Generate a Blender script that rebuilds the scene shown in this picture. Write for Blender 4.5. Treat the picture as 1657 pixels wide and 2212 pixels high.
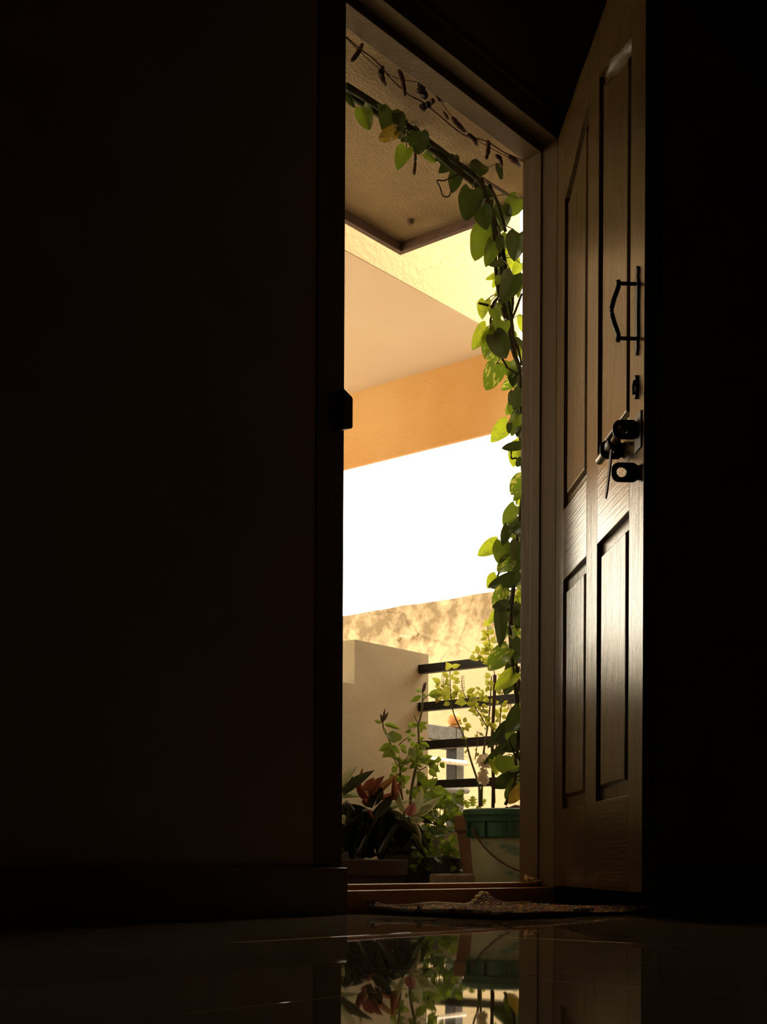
import bpy, bmesh, math, random
from mathutils import Vector, Matrix

# ------------------------------------------------------------------ scene reset
for o in list(bpy.data.objects):
    bpy.data.objects.remove(o, do_unlink=True)
S = bpy.context.scene
COL = S.collection
V = Vector
rnd = random.Random(7)

# ------------------------------------------------------------------ camera
# X runs along the door wall, Y points out of the door, Z up; floor of the room is Z = 0
F, CX, HY, ROLL = 2866.0, 828.5, 1870.0, 0.005
YAW = math.radians(39.5)
FW = V((math.cos(YAW), math.sin(YAW), 0))
RT = V((math.sin(YAW), -math.cos(YAW), 0))
UP = V((0, 0, 1))
CAMP = V((-2.2276, -1.943, 0.108))
cam = bpy.data.cameras.new('camera')
cam.sensor_fit = 'VERTICAL'
cam.sensor_height = 36.0
cam.lens = F / 2212 * 36.0
cam.shift_y = (HY - 1106) / 2212
cam.clip_start = 0.02
camo = bpy.data.objects.new('camera', cam)
COL.objects.link(camo)
cx = RT * math.cos(ROLL) + UP * math.sin(ROLL)
cy = -RT * math.sin(ROLL) + UP * math.cos(ROLL)
cz = -FW
M = Matrix.Identity(4)
for i in range(3):
    M[i][0], M[i][1], M[i][2], M[i][3] = cx[i], cy[i], cz[i], CAMP[i]
camo.matrix_world = M
S.camera = camo

# ------------------------------------------------------------------ sky, sun, exposure
W = bpy.data.worlds.new('sky')
S.world = W
W.use_nodes = True
bg = W.node_tree.nodes['Background']
bg.inputs[0].default_value = (1.0, 0.88, 0.66, 1)
bg.inputs[1].default_value = 6.8
sun = bpy.data.lights.new('sun', 'SUN')
sun.energy = 8.0
sun.angle = math.radians(6)
sun.color = (1.0, 0.86, 0.62)
suno = bpy.data.objects.new('sun', sun)
suno.rotation_euler = V((-0.12, 0.35, -1.0)).to_track_quat('-Z', 'Y').to_euler()
suno.location = (4, 3, 8)
COL.objects.link(suno)
S.view_settings.view_transform = 'Standard'
S.view_settings.look = 'None'
S.view_settings.gamma = 1.0
S.view_settings.exposure = 0.0
S.view_settings.use_curve_mapping = False


# ------------------------------------------------------------------ pixel helpers (a pixel gives a direction)
def ray(px, py):
    u, v = (px - CX) / F, (HY - py) / F
    c, s = math.cos(ROLL), math.sin(ROLL)
    u, v = u * c - v * s, u * s + v * c
    return FW + RT * u + UP * v


def atz(px, py, z):
    return CAMP + ray(px, py) * z


def aty(px, py, y):
    r = ray(px, py)
    return CAMP + r * ((y - CAMP.y) / r.y)


# ------------------------------------------------------------------ materials
MATS = {}


def mat(name, col, rough=0.6, col2=None, scale=8.0, stretch=(1, 1, 1), bump=0.0, bscale=None, spec=0.5,
        metal=0.0, detail=4.0, mixlo=0.35, mixhi=0.65, bdist=0.01, coat=0.0):
    m = bpy.data.materials.new(name)
    m.use_nodes = True
    nt = m.node_tree
    p = nt.nodes['Principled BSDF']
    p.inputs['Roughness'].default_value = rough
    p.inputs['Metallic'].default_value = metal
    p.inputs['Specular IOR Level'].default_value = spec
    if coat:
        p.inputs['Coat Weight'].default_value = coat
        p.inputs['Coat Roughness'].default_value = 0.15
    col = tuple(col) + (1,)
    p.inputs['Base Color'].default_value = col
    tc = nt.nodes.new('ShaderNodeTexCoord')
    mp = nt.nodes.new('ShaderNodeMapping')
    mp.inputs['Scale'].default_value = stretch
    nt.links.new(tc.outputs['Object'], mp.inputs['Vector'])
    if col2 is not None:
        n = nt.nodes.new('ShaderNodeTexNoise')
        n.inputs['Scale'].default_value = scale
        n.inputs['Detail'].default_value = detail
        nt.links.new(mp.outputs[0], n.inputs['Vector'])
        r = nt.nodes.new('ShaderNodeValToRGB')
        r.color_ramp.elements[0].position = mixlo
        r.color_ramp.elements[1].position = mixhi
        r.color_ramp.elements[0].color = col
        r.color_ramp.elements[1].color = tuple(col2) + (1,)
        nt.links.new(n.outputs[0], r.inputs[0])
        nt.links.new(r.outputs[0], p.inputs['Base Color'])
    if bump:
        n = nt.nodes.new('ShaderNodeTexNoise')
        n.inputs['Scale'].default_value = bscale or scale * 4
        n.inputs['Detail'].default_value = 3
        nt.links.new(mp.outputs[0], n.inputs['Vector'])
        b = nt.nodes.new('ShaderNodeBump')
        b.inputs['Strength'].default_value = bump
        b.inputs['Distance'].default_value = bdist
        nt.links.new(n.outputs[0], b.inputs['Height'])
        nt.links.new(b.outputs[0], p.inputs['Normal'])
    MATS[name] = m
    return m


def leafmat(name, col, col2=None, trans=0.5, tcol=None, rough=0.35, scale=12, lo=0.55, hi=0.62, stretch=(1, 0.35, 1)):
    m = bpy.data.materials.new(name)
    m.use_nodes = True
    nt = m.node_tree
    p = nt.nodes['Principled BSDF']
    out = nt.nodes['Material Output']
    p.inputs['Roughness'].default_value = rough
    p.inputs['Base Color'].default_value = tuple(col) + (1,)
    t = nt.nodes.new('ShaderNodeBsdfTranslucent')
    tcol = tcol or tuple(min(1, c * 1.8) for c in col)
    t.inputs[0].default_value = tuple(tcol) + (1,)
    mx = nt.nodes.new('ShaderNodeMixShader')
    mx.inputs[0].default_value = trans
    tc = nt.nodes.new('ShaderNodeTexCoord')
    mp = nt.nodes.new('ShaderNodeMapping')
    mp.inputs['Scale'].default_value = stretch
    nt.links.new(tc.outputs['Object'], mp.inputs['Vector'])
    oi = nt.nodes.new('ShaderNodeObjectInfo')
    va = nt.nodes.new('ShaderNodeVectorMath')
    va.operation = 'ADD'
    nt.links.new(mp.outputs[0], va.inputs[0])
    ml = nt.nodes.new('ShaderNodeMath')
    ml.operation = 'MULTIPLY'
    ml.inputs[1].default_value = 37.0
    nt.links.new(oi.outputs['Random'], ml.inputs[0])
    nt.links.new(ml.outputs[0], va.inputs[1])
    n = nt.nodes.new('ShaderNodeTexNoise')
    n.inputs['Scale'].default_value = scale
    n.inputs['Detail'].default_value = 3
    nt.links.new(va.outputs[0], n.inputs['Vector'])
    for sock, c1, c2 in ((p.inputs['Base Color'], col, col2 or tuple(c * 0.75 for c in col)),
                         (t.inputs[0], tcol, tuple(min(1, c * 1.7) for c in col2) if col2 else tuple(c * 0.72 for c in tcol))):
        r = nt.nodes.new('ShaderNodeValToRGB')
        r.color_ramp.elements[0].position = lo
        r.color_ramp.elements[1].position = hi
        r.color_ramp.elements[0].color = tuple(c1) + (1,)
        r.color_ramp.elements[1].color = tuple(c2) + (1,)
        nt.links.new(n.outputs[0], r.inputs[0])
        nt.links.new(r.outputs[0], sock)
    b = nt.nodes.new('ShaderNodeBump')
    b.inputs['Strength'].default_value = 0.25
    b.inputs['Distance'].default_value = 0.003
    nt.links.new(n.outputs[0], b.inputs['Height'])
    nt.links.new(b.outputs[0], p.inputs['Normal'])
    nt.links.new(p.outputs[0], mx.inputs[1])
    nt.links.new(t.outputs[0], mx.inputs[2])
    nt.links.new(mx.outputs[0], out.inputs['Surface'])
    MATS[name] = m
    return m


mat('wall_paint', (0.286, 0.198, 0.146), 0.7, (0.338, 0.234, 0.172), 3, bump=0.15, bscale=60)
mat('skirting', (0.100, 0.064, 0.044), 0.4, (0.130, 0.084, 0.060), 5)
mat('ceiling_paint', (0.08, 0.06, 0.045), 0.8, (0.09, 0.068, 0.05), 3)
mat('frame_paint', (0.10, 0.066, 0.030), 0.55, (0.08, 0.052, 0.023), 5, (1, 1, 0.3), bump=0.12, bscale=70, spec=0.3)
mat('threshold_wood', (0.42, 0.22, 0.055), 0.55, (0.28, 0.14, 0.035), 12, (0.15, 1, 1), bump=0.2, bscale=60, spec=0.25)
mat('exterior_paint', (0.385, 0.315, 0.210), 0.8, (0.336, 0.266, 0.175), 2, bump=0.3, bscale=60)
mat('canopy_lip', (0.120, 0.072, 0.054), 0.9, (0.084, 0.051, 0.039), 10, bump=0.3, bscale=80)
mat('parapet_plaster', (0.37, 0.305, 0.195), 0.85, (0.32, 0.26, 0.16), 3, bump=0.6, bscale=190, bdist=0.005)
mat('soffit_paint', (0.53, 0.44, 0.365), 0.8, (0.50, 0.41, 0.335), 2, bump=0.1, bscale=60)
mat('orange_paint', (0.43, 0.225, 0.062), 0.8, (0.48, 0.285, 0.105), 2.0, bump=0.3, bscale=70)
mat('floor_outside', (0.180, 0.144, 0.102), 0.8, (0.132, 0.102, 0.072), 6, bump=0.2)
mat('ground', (0.62, 0.52, 0.38), 0.9, (0.50, 0.42, 0.30), 3, bump=0.4, bscale=40)
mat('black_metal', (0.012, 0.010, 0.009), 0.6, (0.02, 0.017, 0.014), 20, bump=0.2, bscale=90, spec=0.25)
mat('grey_metal', (0.109, 0.109, 0.106), 0.7, (0.077, 0.077, 0.074), 30, bump=0.3, bscale=120)
mat('white_rod', (0.680, 0.640, 0.592), 0.6, (0.480, 0.416, 0.368), 40, mixlo=0.55, mixhi=0.7)
mat('dark_bronze', (0.016, 0.012, 0.008), 0.5, (0.028, 0.02, 0.012), 30, metal=0.0, spec=0.3)
mat('bronze_worn', (0.10, 0.07, 0.035), 0.4, (0.06, 0.042, 0.02), 40, metal=0.7)
mat('terracotta', (0.153, 0.072, 0.032), 0.85, (0.108, 0.050, 0.023), 8, bump=0.2)
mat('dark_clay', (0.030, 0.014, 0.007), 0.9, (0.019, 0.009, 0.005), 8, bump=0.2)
mat('bucket_green', (0.014, 0.083, 0.036), 0.45, (0.008, 0.050, 0.022), 8)
mat('soil', (0.05, 0.025, 0.015), 1.0, (0.09, 0.04, 0.02), 60, bump=0.8, bscale=200)
mat('bark', (0.09, 0.055, 0.03), 0.9, (0.05, 0.03, 0.018), 40, (1, 1, 0.2), bump=0.5, bscale=150)
mat('vine_stem', (0.018, 0.022, 0.008), 0.9, (0.032, 0.028, 0.012), 30, spec=0.1)
mat('green_stem', (0.078, 0.102, 0.021), 0.7, (0.120, 0.096, 0.036), 30)
mat('pole_wood', (0.120, 0.095, 0.065), 0.9, (0.080, 0.060, 0.040), 30, bump=0.4)
mat('dry_brown', (0.10, 0.045, 0.025), 0.9, (0.06, 0.028, 0.018), 60, bump=0.5, bscale=200)
mat('dry_black', (0.025, 0.014, 0.012), 0.9, (0.04, 0.02, 0.016), 60, bump=0.5, bscale=200)
mat('stone', (0.150, 0.120, 0.085), 0.9, (0.110, 0.085, 0.060), 12, bump=0.5, bscale=80)
mat('cream_yarn', (0.80, 0.68, 0.50), 0.95, (0.5, 0.4, 0.28), 60)
mat('mat_base', (0.05, 0.035, 0.025), 1.0, (0.08, 0.055, 0.04), 60, bump=0.6, bscale=200)
for i, c in enumerate([(0.20, 0.13, 0.09), (0.36, 0.30, 0.20), (0.28, 0.08, 0.08), (0.12, 0.16, 0.16), (0.45, 0.30, 0.05), (0.09, 0.07, 0.06)]):
    c = tuple(min(0.8, x * 1.7) for x in c)
    mat('yarn_%d' % i, c, 0.95, tuple(x * 0.7 for x in c), 80)
mat('globe_orange', (0.525, 0.231, 0.049), 0.45, (0.560, 0.294, 0.084), 6)
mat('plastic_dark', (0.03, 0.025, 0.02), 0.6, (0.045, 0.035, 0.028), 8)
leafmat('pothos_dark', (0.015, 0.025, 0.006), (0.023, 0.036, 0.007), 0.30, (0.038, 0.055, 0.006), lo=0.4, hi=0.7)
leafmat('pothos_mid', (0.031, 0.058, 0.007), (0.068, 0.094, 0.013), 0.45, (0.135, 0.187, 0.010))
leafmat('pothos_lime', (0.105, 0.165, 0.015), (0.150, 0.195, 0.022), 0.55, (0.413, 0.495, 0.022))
leafmat('pothos_varieg', (0.035, 0.070, 0.010), (0.294, 0.294, 0.056), 0.45, (0.168, 0.252, 0.014), scale=9, lo=0.56, hi=0.60)
leafmat('leaf_yellow', (0.156, 0.102, 0.015), (0.096, 0.066, 0.012), 0.45, (0.300, 0.198, 0.018))
leafmat('basil_leaf', (0.169, 0.216, 0.027), (0.225, 0.244, 0.048), 0.5, (0.581, 0.581, 0.056))
leafmat('shrub_leaf', (0.068, 0.112, 0.015), (0.105, 0.150, 0.022), 0.45, (0.240, 0.315, 0.022))
leafmat('chrys_leaf', (0.056, 0.105, 0.014), (0.091, 0.147, 0.021), 0.45, (0.245, 0.315, 0.021))
leafmat('lily_silver', (0.494, 0.494, 0.285), (0.361, 0.380, 0.209), 0.15, (0.570, 0.570, 0.285), stretch=(2.0, 0.15, 1), lo=0.4, hi=0.6)
leafmat('lily_green', (0.036, 0.045, 0.021), (0.054, 0.060, 0.027), 0.15, (0.072, 0.078, 0.030), stretch=(2.0, 0.15, 1))
leafmat('lily_red', (0.120, 0.033, 0.021), (0.090, 0.027, 0.018), 0.25, (0.270, 0.078, 0.036), stretch=(2.0, 0.15, 1))
leafmat('lily_pink', (0.252, 0.084, 0.084), (0.210, 0.063, 0.070), 0.25, (0.420, 0.140, 0.126))
leafmat('lily_dark', (0.015, 0.017, 0.010), (0.022, 0.020, 0.013), 0.1, (0.025, 0.025, 0.010), stretch=(2.0, 0.15, 1))
leafmat('petal_white', (0.810, 0.720, 0.540), (0.698, 0.608, 0.427), 0.35, (0.900, 0.810, 0.562))


def special_materials():
    # polished floor stone: dark marble, faint pale veins, slightly wavy gloss
    m = bpy.data.materials.new('floor_marble')
    m.use_nodes = True
    nt = m.node_tree
    p = nt.nodes['Principled BSDF']
    tc = nt.nodes.new('ShaderNodeTexCoord')
    n = nt.nodes.new('ShaderNodeTexNoise')
    n.inputs['Scale'].default_value = 2.2
    n.inputs['Detail'].default_value = 8
    n.inputs['Distortion'].default_value = 1.2
    nt.links.new(tc.outputs['Object'], n.inputs['Vector'])
    r = nt.nodes.new('ShaderNodeValToRGB')
    e = r.color_ramp.elements
    e[0].position, e[0].color = 0.0, (0.33, 0.27, 0.18, 1)
    e[1].position, e[1].color = 1.0, (0.40, 0.33, 0.22, 1)
    for pos, c in ((0.47, (0.36, 0.29, 0.20, 1)), (0.50, (0.36, 0.29, 0.20, 1)), (0.53, (0.36, 0.29, 0.20, 1))):
        k = r.color_ramp.elements.new(pos)
        k.color = c
    nt.links.new(n.outputs[0], r.inputs[0])
    nt.links.new(r.outputs[0], p.inputs['Base Color'])
    p.inputs['Roughness'].default_value = 0.02
    p.inputs['IOR'].default_value = 1.45
    n2 = nt.nodes.new('ShaderNodeTexNoise')
    n2.inputs['Scale'].default_value = 6
    nt.links.new(tc.outputs['Object'], n2.inputs['Vector'])
    b = nt.nodes.new('ShaderNodeBump')
    b.inputs['Strength'].default_value = 0.012
    b.inputs['Distance'].default_value = 0.01
    nt.links.new(n2.outputs[0], b.inputs['Height'])
    nt.links.new(b.outputs[0], p.inputs['Normal'])
    MATS['floor_marble'] = m
    # door wood: stretched grain, along x (rails) or z (stiles, panels), satin varnish
    for name, st in (('door_wood_v', (110, 110, 2.0)), ('door_wood_h', (2.0, 110, 110))):
        m = bpy.data.materials.new(name)
        m.use_nodes = True
        nt = m.node_tree
        p = nt.nodes['Principled BSDF']
        tc = nt.nodes.new('ShaderNodeTexCoord')
        mp = nt.nodes.new('ShaderNodeMapping')
        mp.inputs['Scale'].default_value = st
        nt.links.new(tc.outputs['Object'], mp.inputs['Vector'])
        n = nt.nodes.new('ShaderNodeTexNoise')
        n.inputs['Scale'].default_value = 2.0
        n.inputs['Detail'].default_value = 6
        n.inputs['Distortion'].default_value = 0.4
        nt.links.new(mp.outputs[0], n.inputs['Vector'])
        r = nt.nodes.new('ShaderNodeValToRGB')
        r.color_ramp.elements[0].position = 0.35
        r.color_ramp.elements[1].position = 0.62
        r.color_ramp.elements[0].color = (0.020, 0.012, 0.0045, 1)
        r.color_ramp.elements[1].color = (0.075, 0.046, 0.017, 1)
        nt.links.new(n.outputs[0], r.inputs[0])
        nt.links.new(r.outputs[0], p.inputs['Base Color'])
        p.inputs['Roughness'].default_value = 0.17
        p.inputs['IOR'].default_value = 1.36
        b = nt.nodes.new('ShaderNodeBump')
        b.inputs['Strength'].default_value = 0.4
        b.inputs['Distance'].default_value = 0.0022
        nt.links.new(n.outputs[0], b.inputs['Height'])
        nt.links.new(b.outputs[0], p.inputs['Normal'])
        MATS[name] = m
    # canopy soffit: rough plaster with small dark pits and soot-like stains
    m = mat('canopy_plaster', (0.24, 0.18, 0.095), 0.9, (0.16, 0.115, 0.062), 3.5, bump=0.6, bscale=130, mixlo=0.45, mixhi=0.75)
    nt = m.node_tree
    p = nt.nodes['Principled BSDF']
    src = p.inputs['Base Color'].links[0].from_socket
    tc = nt.nodes.new('ShaderNodeTexCoord')
    vo = nt.nodes.new('ShaderNodeTexNoise')
    vo.inputs['Scale'].default_value = 170
    vo.inputs['Detail'].default_value = 2
    nt.links.new(tc.outputs['Object'], vo.inputs['Vector'])
    r = nt.nodes.new('ShaderNodeValToRGB')
    r.color_ramp.elements[0].position = 0.28
    r.color_ramp.elements[1].position = 0.40
    r.color_ramp.elements[0].color = (0.45, 0.4, 0.34, 1)
    r.color_ramp.elements[1].color = (1, 1, 1, 1)
    nt.links.new(vo.outputs[0], r.inputs[0])
    mx = nt.nodes.new('ShaderNodeMix')
    mx.data_type = 'RGBA'
    mx.blend_type = 'MULTIPLY'
    mx.inputs[0].default_value = 1.0
    nt.links.new(src, mx.inputs[6])
    nt.links.new(r.outputs[0], mx.inputs[7])
    nt.links.new(mx.outputs[2], p.inputs['Base Color'])
    # yellow painted face and old boundary wall: paint with hairline cracks / mould stains
    for name, c1, c2, stain in (('yellow_paint', (0.58, 0.43, 0.23), (0.53, 0.40, 0.22), 0.0),
                                ('old_wall', (0.56, 0.47, 0.31), (0.48, 0.40, 0.26), 1.0)):
        m = mat(name, c1, 0.85, c2, 2.5, bump=0.35, bscale=45)
        nt = m.node_tree
        p = nt.nodes['Principled BSDF']
        src = p.inputs['Base Color'].links[0].from_socket
        tc = nt.nodes.new('ShaderNodeTexCoord')
        dn = nt.nodes.new('ShaderNodeTexNoise')
        dn.inputs['Scale'].default_value = 3
        dn.inputs['Detail'].default_value = 5
        nt.links.new(tc.outputs['Object'], dn.inputs['Vector'])
        va = nt.nodes.new('ShaderNodeMix')
        va.data_type = 'VECTOR'
        va.inputs[0].default_value = 0.18
        nt.links.new(tc.outputs['Object'], va.inputs[4])
        nt.links.new(dn.outputs['Color'], va.inputs[5])
        vo = nt.nodes.new('ShaderNodeTexVoronoi')
        vo.feature = 'DISTANCE_TO_EDGE'
        vo.inputs['Scale'].default_value = 1.6
        nt.links.new(va.outputs[1], vo.inputs['Vector'])
        r = nt.nodes.new('ShaderNodeValToRGB')
        r.color_ramp.elements[0].position = 0.0
        r.color_ramp.elements[1].position = 0.008
        r.color_ramp.elements[0].color = (0.45, 0.4, 0.33, 1)
        r.color_ramp.elements[1].color = (1, 1, 1, 1)
        nt.links.new(vo.outputs[0], r.inputs[0])
        mx = nt.nodes.new('ShaderNodeMix')
        mx.data_type = 'RGBA'
        mx.blend_type = 'MULTIPLY'
        mx.inputs[0].default_value = 0.55 if stain else 0.25
        nt.links.new(src, mx.inputs[6])
        nt.links.new(r.outputs[0], mx.inputs[7])
        last = mx.outputs[2]
        if stain:
            # mould grows down from the coping: noise weighted by height on the wall
            sx = nt.nodes.new('ShaderNodeSeparateXYZ')
            nt.links.new(tc.outputs['Object'], sx.inputs[0])
            mr = nt.nodes.new('ShaderNodeMapRange')
            mr.inputs[1].default_value = 1.22
            mr.inputs[2].default_value = 1.50
            mr.inputs[3].default_value = 0.0
            mr.inputs[4].default_value = 0.24
            nt.links.new(sx.outputs[2], mr.inputs[0])
            n = nt.nodes.new('ShaderNodeTexNoise')
            n.inputs['Scale'].default_value = 9
            n.inputs['Detail'].default_value = 12
            n.inputs['Roughness'].default_value = 0.65
            nt.links.new(tc.outputs['Object'], n.inputs['Vector'])
            ad = nt.nodes.new('ShaderNodeMath')
            ad.operation = 'ADD'
            nt.links.new(n.outputs[0], ad.inputs[0])
            nt.links.new(mr.outputs[0], ad.inputs[1])
            r2 = nt.nodes.new('ShaderNodeValToRGB')
            r2.color_ramp.elements[0].position = 0.60
            r2.color_ramp.elements[1].position = 0.80
            r2.color_ramp.elements[0].color = (1, 1, 1, 1)
            r2.color_ramp.elements[1].color = (0.42, 0.38, 0.32, 1)
            nt.links.new(ad.outputs[0], r2.inputs[0])
            mx2 = nt.nodes.new('ShaderNodeMix')
            mx2.data_type = 'RGBA'
            mx2.blend_type = 'MULTIPLY'
            mx2.inputs[0].default_value = 1.0
            nt.links.new(last, mx2.inputs[6])
            nt.links.new(r2.outputs[0], mx2.inputs[7])
            last = mx2.outputs[2]
        nt.links.new(last, p.inputs['Base Color'])
    # bucket: pale paint worn through to teal in patches
    m = mat('bucket_paint', (0.19, 0.215, 0.13), 0.55, (0.065, 0.13, 0.095), 9, (1, 1, 2.2), mixlo=0.58, mixhi=0.64, detail=6)


special_materials()


# ------------------------------------------------------------------ mesh helpers
def obj(name, bm, m, parent=None, smooth=False):
    me = bpy.data.meshes.new(name)
    bmesh.ops.recalc_face_normals(bm, faces=bm.faces)
    if smooth:
        for f in bm.faces:
            f.smooth = True
    bm.to_mesh(me)
    bm.free()
    me.materials.append(MATS[m])
    o = bpy.data.objects.new(name, me)
    COL.objects.link(o)
    if parent is not None:
        o.parent = parent
        o.matrix_basis = Matrix.Translation(-parent.location) if parent.get('_w') else Matrix.Identity(4)
    return o


def thing(name, loc, label=None, cat=None, group=None, kind=None):
    o = bpy.data.objects.new(name, None)
    o.empty_display_size = 0.05
    COL.objects.link(o)
    o.location = loc
    o['_w'] = 1
    tag(o, label, cat, group, kind)
    return o


def tag(o, label=None, cat=None, group=None, kind=None):
    if label:
        o['label'] = label
    if cat:
        o['category'] = cat
    if group:
        o['group'] = group
    if kind:
        o['kind'] = kind
    return o


def box(bm, x0, x1, y0, y1, z0, z1, bevel=0.0):
    vs = [bm.verts.new((x, y, z)) for x in (x0, x1) for y in (y0, y1) for z in (z0, z1)]
    idx = [(0, 1, 3, 2), (4, 6, 7, 5), (0, 4, 5, 1), (2, 3, 7, 6), (0, 2, 6, 4), (1, 5, 7, 3)]
    fs = [bm.faces.new([vs[i] for i in f]) for f in idx]
    if bevel:
        es = list({e for f in fs for e in f.edges})
        bmesh.ops.bevel(bm, geom=es, offset=bevel, segments=2, affect='EDGES', profile=0.5)
    return bm


def boxes(*bs, bevel=0.0):
    bm = bmesh.new()
    for b in bs:
        box(bm, *b, bevel=bevel)
    return bm


def tube(bm, pts, rads, n=6, caps=True):
    pts = [V(p) for p in pts]
    if not isinstance(rads, (list, tuple)):
        rads = [rads] * len(pts)
    rings = []
    for i, p in enumerate(pts):
        d = (pts[min(i + 1, len(pts) - 1)] - pts[max(i - 1, 0)]).normalized()
        a = d.cross(V((0, 0, 1)))
        if a.length < 0.05:
            a = d.cross(V((1, 0, 0)))
        a.normalize()
        b = d.cross(a)
        rings.append([bm.verts.new(p + (a * math.cos(t) + b * math.sin(t)) * rads[i]) for t in [2 * math.pi * k / n for k in range(n)]])
    for r0, r1 in zip(rings, rings[1:]):
        for k in range(n):
            bm.faces.new((r0[k], r0[(k + 1) % n], r1[(k + 1) % n], r1[k]))
    if caps:
        bm.faces.new(rings[0])
        bm.faces.new(rings[-1])
    return bm


def smoothpts(pts, k=4):
    pts = [V(p) for p in pts]
    out = []
    for i in range(len(pts) - 1):
        p0, p1, p2, p3 = pts[max(i - 1, 0)], pts[i], pts[i + 1], pts[min(i + 2, len(pts) - 1)]
        for j in range(k):
            t = j / k
            out.append(0.5 * ((2 * p1) + (-p0 + p2) * t + (2 * p0 - 5 * p1 + 4 * p2 - p3) * t * t + (-p0 + 3 * p1 - 3 * p2 + p3) * t ** 3))
    out.append(pts[-1])
    return out


def lathe(bm, prof, n=28, cx=0.0, cy=0.0):
    rings = []
    for r, z in prof:
        rings.append([bm.verts.new((cx + r * math.cos(2 * math.pi * k / n), cy + r * math.sin(2 * math.pi * k / n), z)) for k in range(n)])
    for a, b in zip(rings, rings[1:]):
        for k in range(n):
            bm.faces.new((a[k], a[(k + 1) % n], b[(k + 1) % n], b[k]))
    bm.faces.new(rings[0])
    bm.faces.new(rings[-1])
    return bm


def prism(bm, poly, fn, a, b):
    """poly: list of 2D points; fn(p, h) -> 3D; extruded from a to b"""
    lo = [bm.verts.new(fn(p, a)) for p in poly]
    hi = [bm.verts.new(fn(p, b)) for p in poly]
    bm.faces.new(lo)
    bm.faces.new(hi)
    n = len(poly)
    for i in range(n):
        bm.faces.new((lo[i], lo[(i + 1) % n], hi[(i + 1) % n], hi[i]))
    return bm


# ------------------------------------------------------------------ leaf meshes: base at origin, tip at (0,1,0), width about 1 (x in -.5 .. .5)
def leafmesh(name, wf, rows, lobe=0.0, fold=0.15, droop=0.12, wav=0.0, cols=(-1, -0.5, 0, 0.5, 1), seed=0):
    r = random.Random(seed)
    bm = bmesh.new()
    g = []
    ph = r.random() * 6
    for i in range(rows + 1):
        t = i / rows
        w = wf(t) * 0.5
        row = []
        for c in cols:
            x = c * w
            y = t - lobe * abs(c) ** 1.3 * (1 - t) ** 2.5
            z = fold * abs(c) ** 1.2 * w * 2 - droop * (t * t) + wav * math.sin(ph + 9 * t + (3 if c > 0 else 0)) * abs(c) * w * 2
            row.append(bm.verts.new((x, y, z)))
        g.append(row)
    for a, b in zip(g, g[1:]):
        for k in range(len(cols) - 1):
            bm.faces.new((a[k], a[k + 1], b[k + 1], b[k]))
    bmesh.ops.remove_doubles(bm, verts=bm.verts, dist=1e-4)
    for f in bm.faces:
        f.smooth = True
    me = bpy.data.meshes.new(name)
    bm.to_mesh(me)
    bm.free()
    return me


def lobedmesh(name, seed=0):
    bm = bmesh.new()
    out = [(0.03, 0), (0.06, 0.14), (0.34, 0.10), (0.16, 0.26), (0.50, 0.34), (0.18, 0.44), (0.50, 0.64), (0.16, 0.62), (0.26, 0.84), (0.08, 0.78), (0, 1.0)]
    mid = [bm.verts.new((0, y, -0.12 * y * y)) for _, y in out]
    for s in (-1, 1):
        ed = [bm.verts.new((s * x, y, 0.22 * x - 0.12 * y * y)) if i < len(out) - 1 else mid[-1] for i, (x, y) in enumerate(out)]
        for i in range(len(out) - 1):
            f = [mid[i], ed[i], ed[i + 1], mid[i + 1]]
            f2 = []
            for v in f:
                if v not in f2:
                    f2.append(v)
            bm.faces.new(f2)
    me = bpy.data.meshes.new(name)
    bm.to_mesh(me)
    bm.free()
    return me


def heart(t):
    if t >= 1:
        return 0.0
    return 1.52 * (t + 0.045) ** 0.42 * (1 - t) ** 0.72


ovate = lambda t: 0.04 + 0.96 * math.sin(math.pi * min(1, t ** 0.72)) ** 1.2 if t < 1 else 0.0
lance = lambda t: (0.42 + 0.58 * math.sin(math.pi * (0.12 + 0.88 * t) ** 0.9)) * (1 - t ** 6) if t < 1 else 0.0
HEARTS = [leafmesh('heart_leaf', heart, 12, 0.13, f, d, w, cols=(-1, -0.66, -0.33, 0, 0.33, 0.66, 1), seed=i) for i, (f, d, w) in enumerate([(0.18, 0.18, 0.05), (0.30, 0.30, 0.08), (0.10, 0.10, 0.10), (0.22, 0.4, 0.06)])]
OVATES = [leafmesh('ovate_leaf', ovate, 6, 0.0, f, d, w, cols=(-1, 0, 1), seed=i) for i, (f, d, w) in enumerate([(0.2, 0.15, 0.05), (0.35, 0.3, 0.1), (0.1, -0.1, 0.1)])]
LANCES = [leafmesh('lance_leaf', lance, 9, 0.0, f, d, 0.0, cols=(-1, -0.5, 0, 0.5, 1), seed=i) for i, (f, d) in enumerate([(0.35, 0.08), (0.5, 0.15), (0.3, 0.22)])]
LOBED = [lobedmesh('lobed_leaf')]
MESHM = {}


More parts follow.
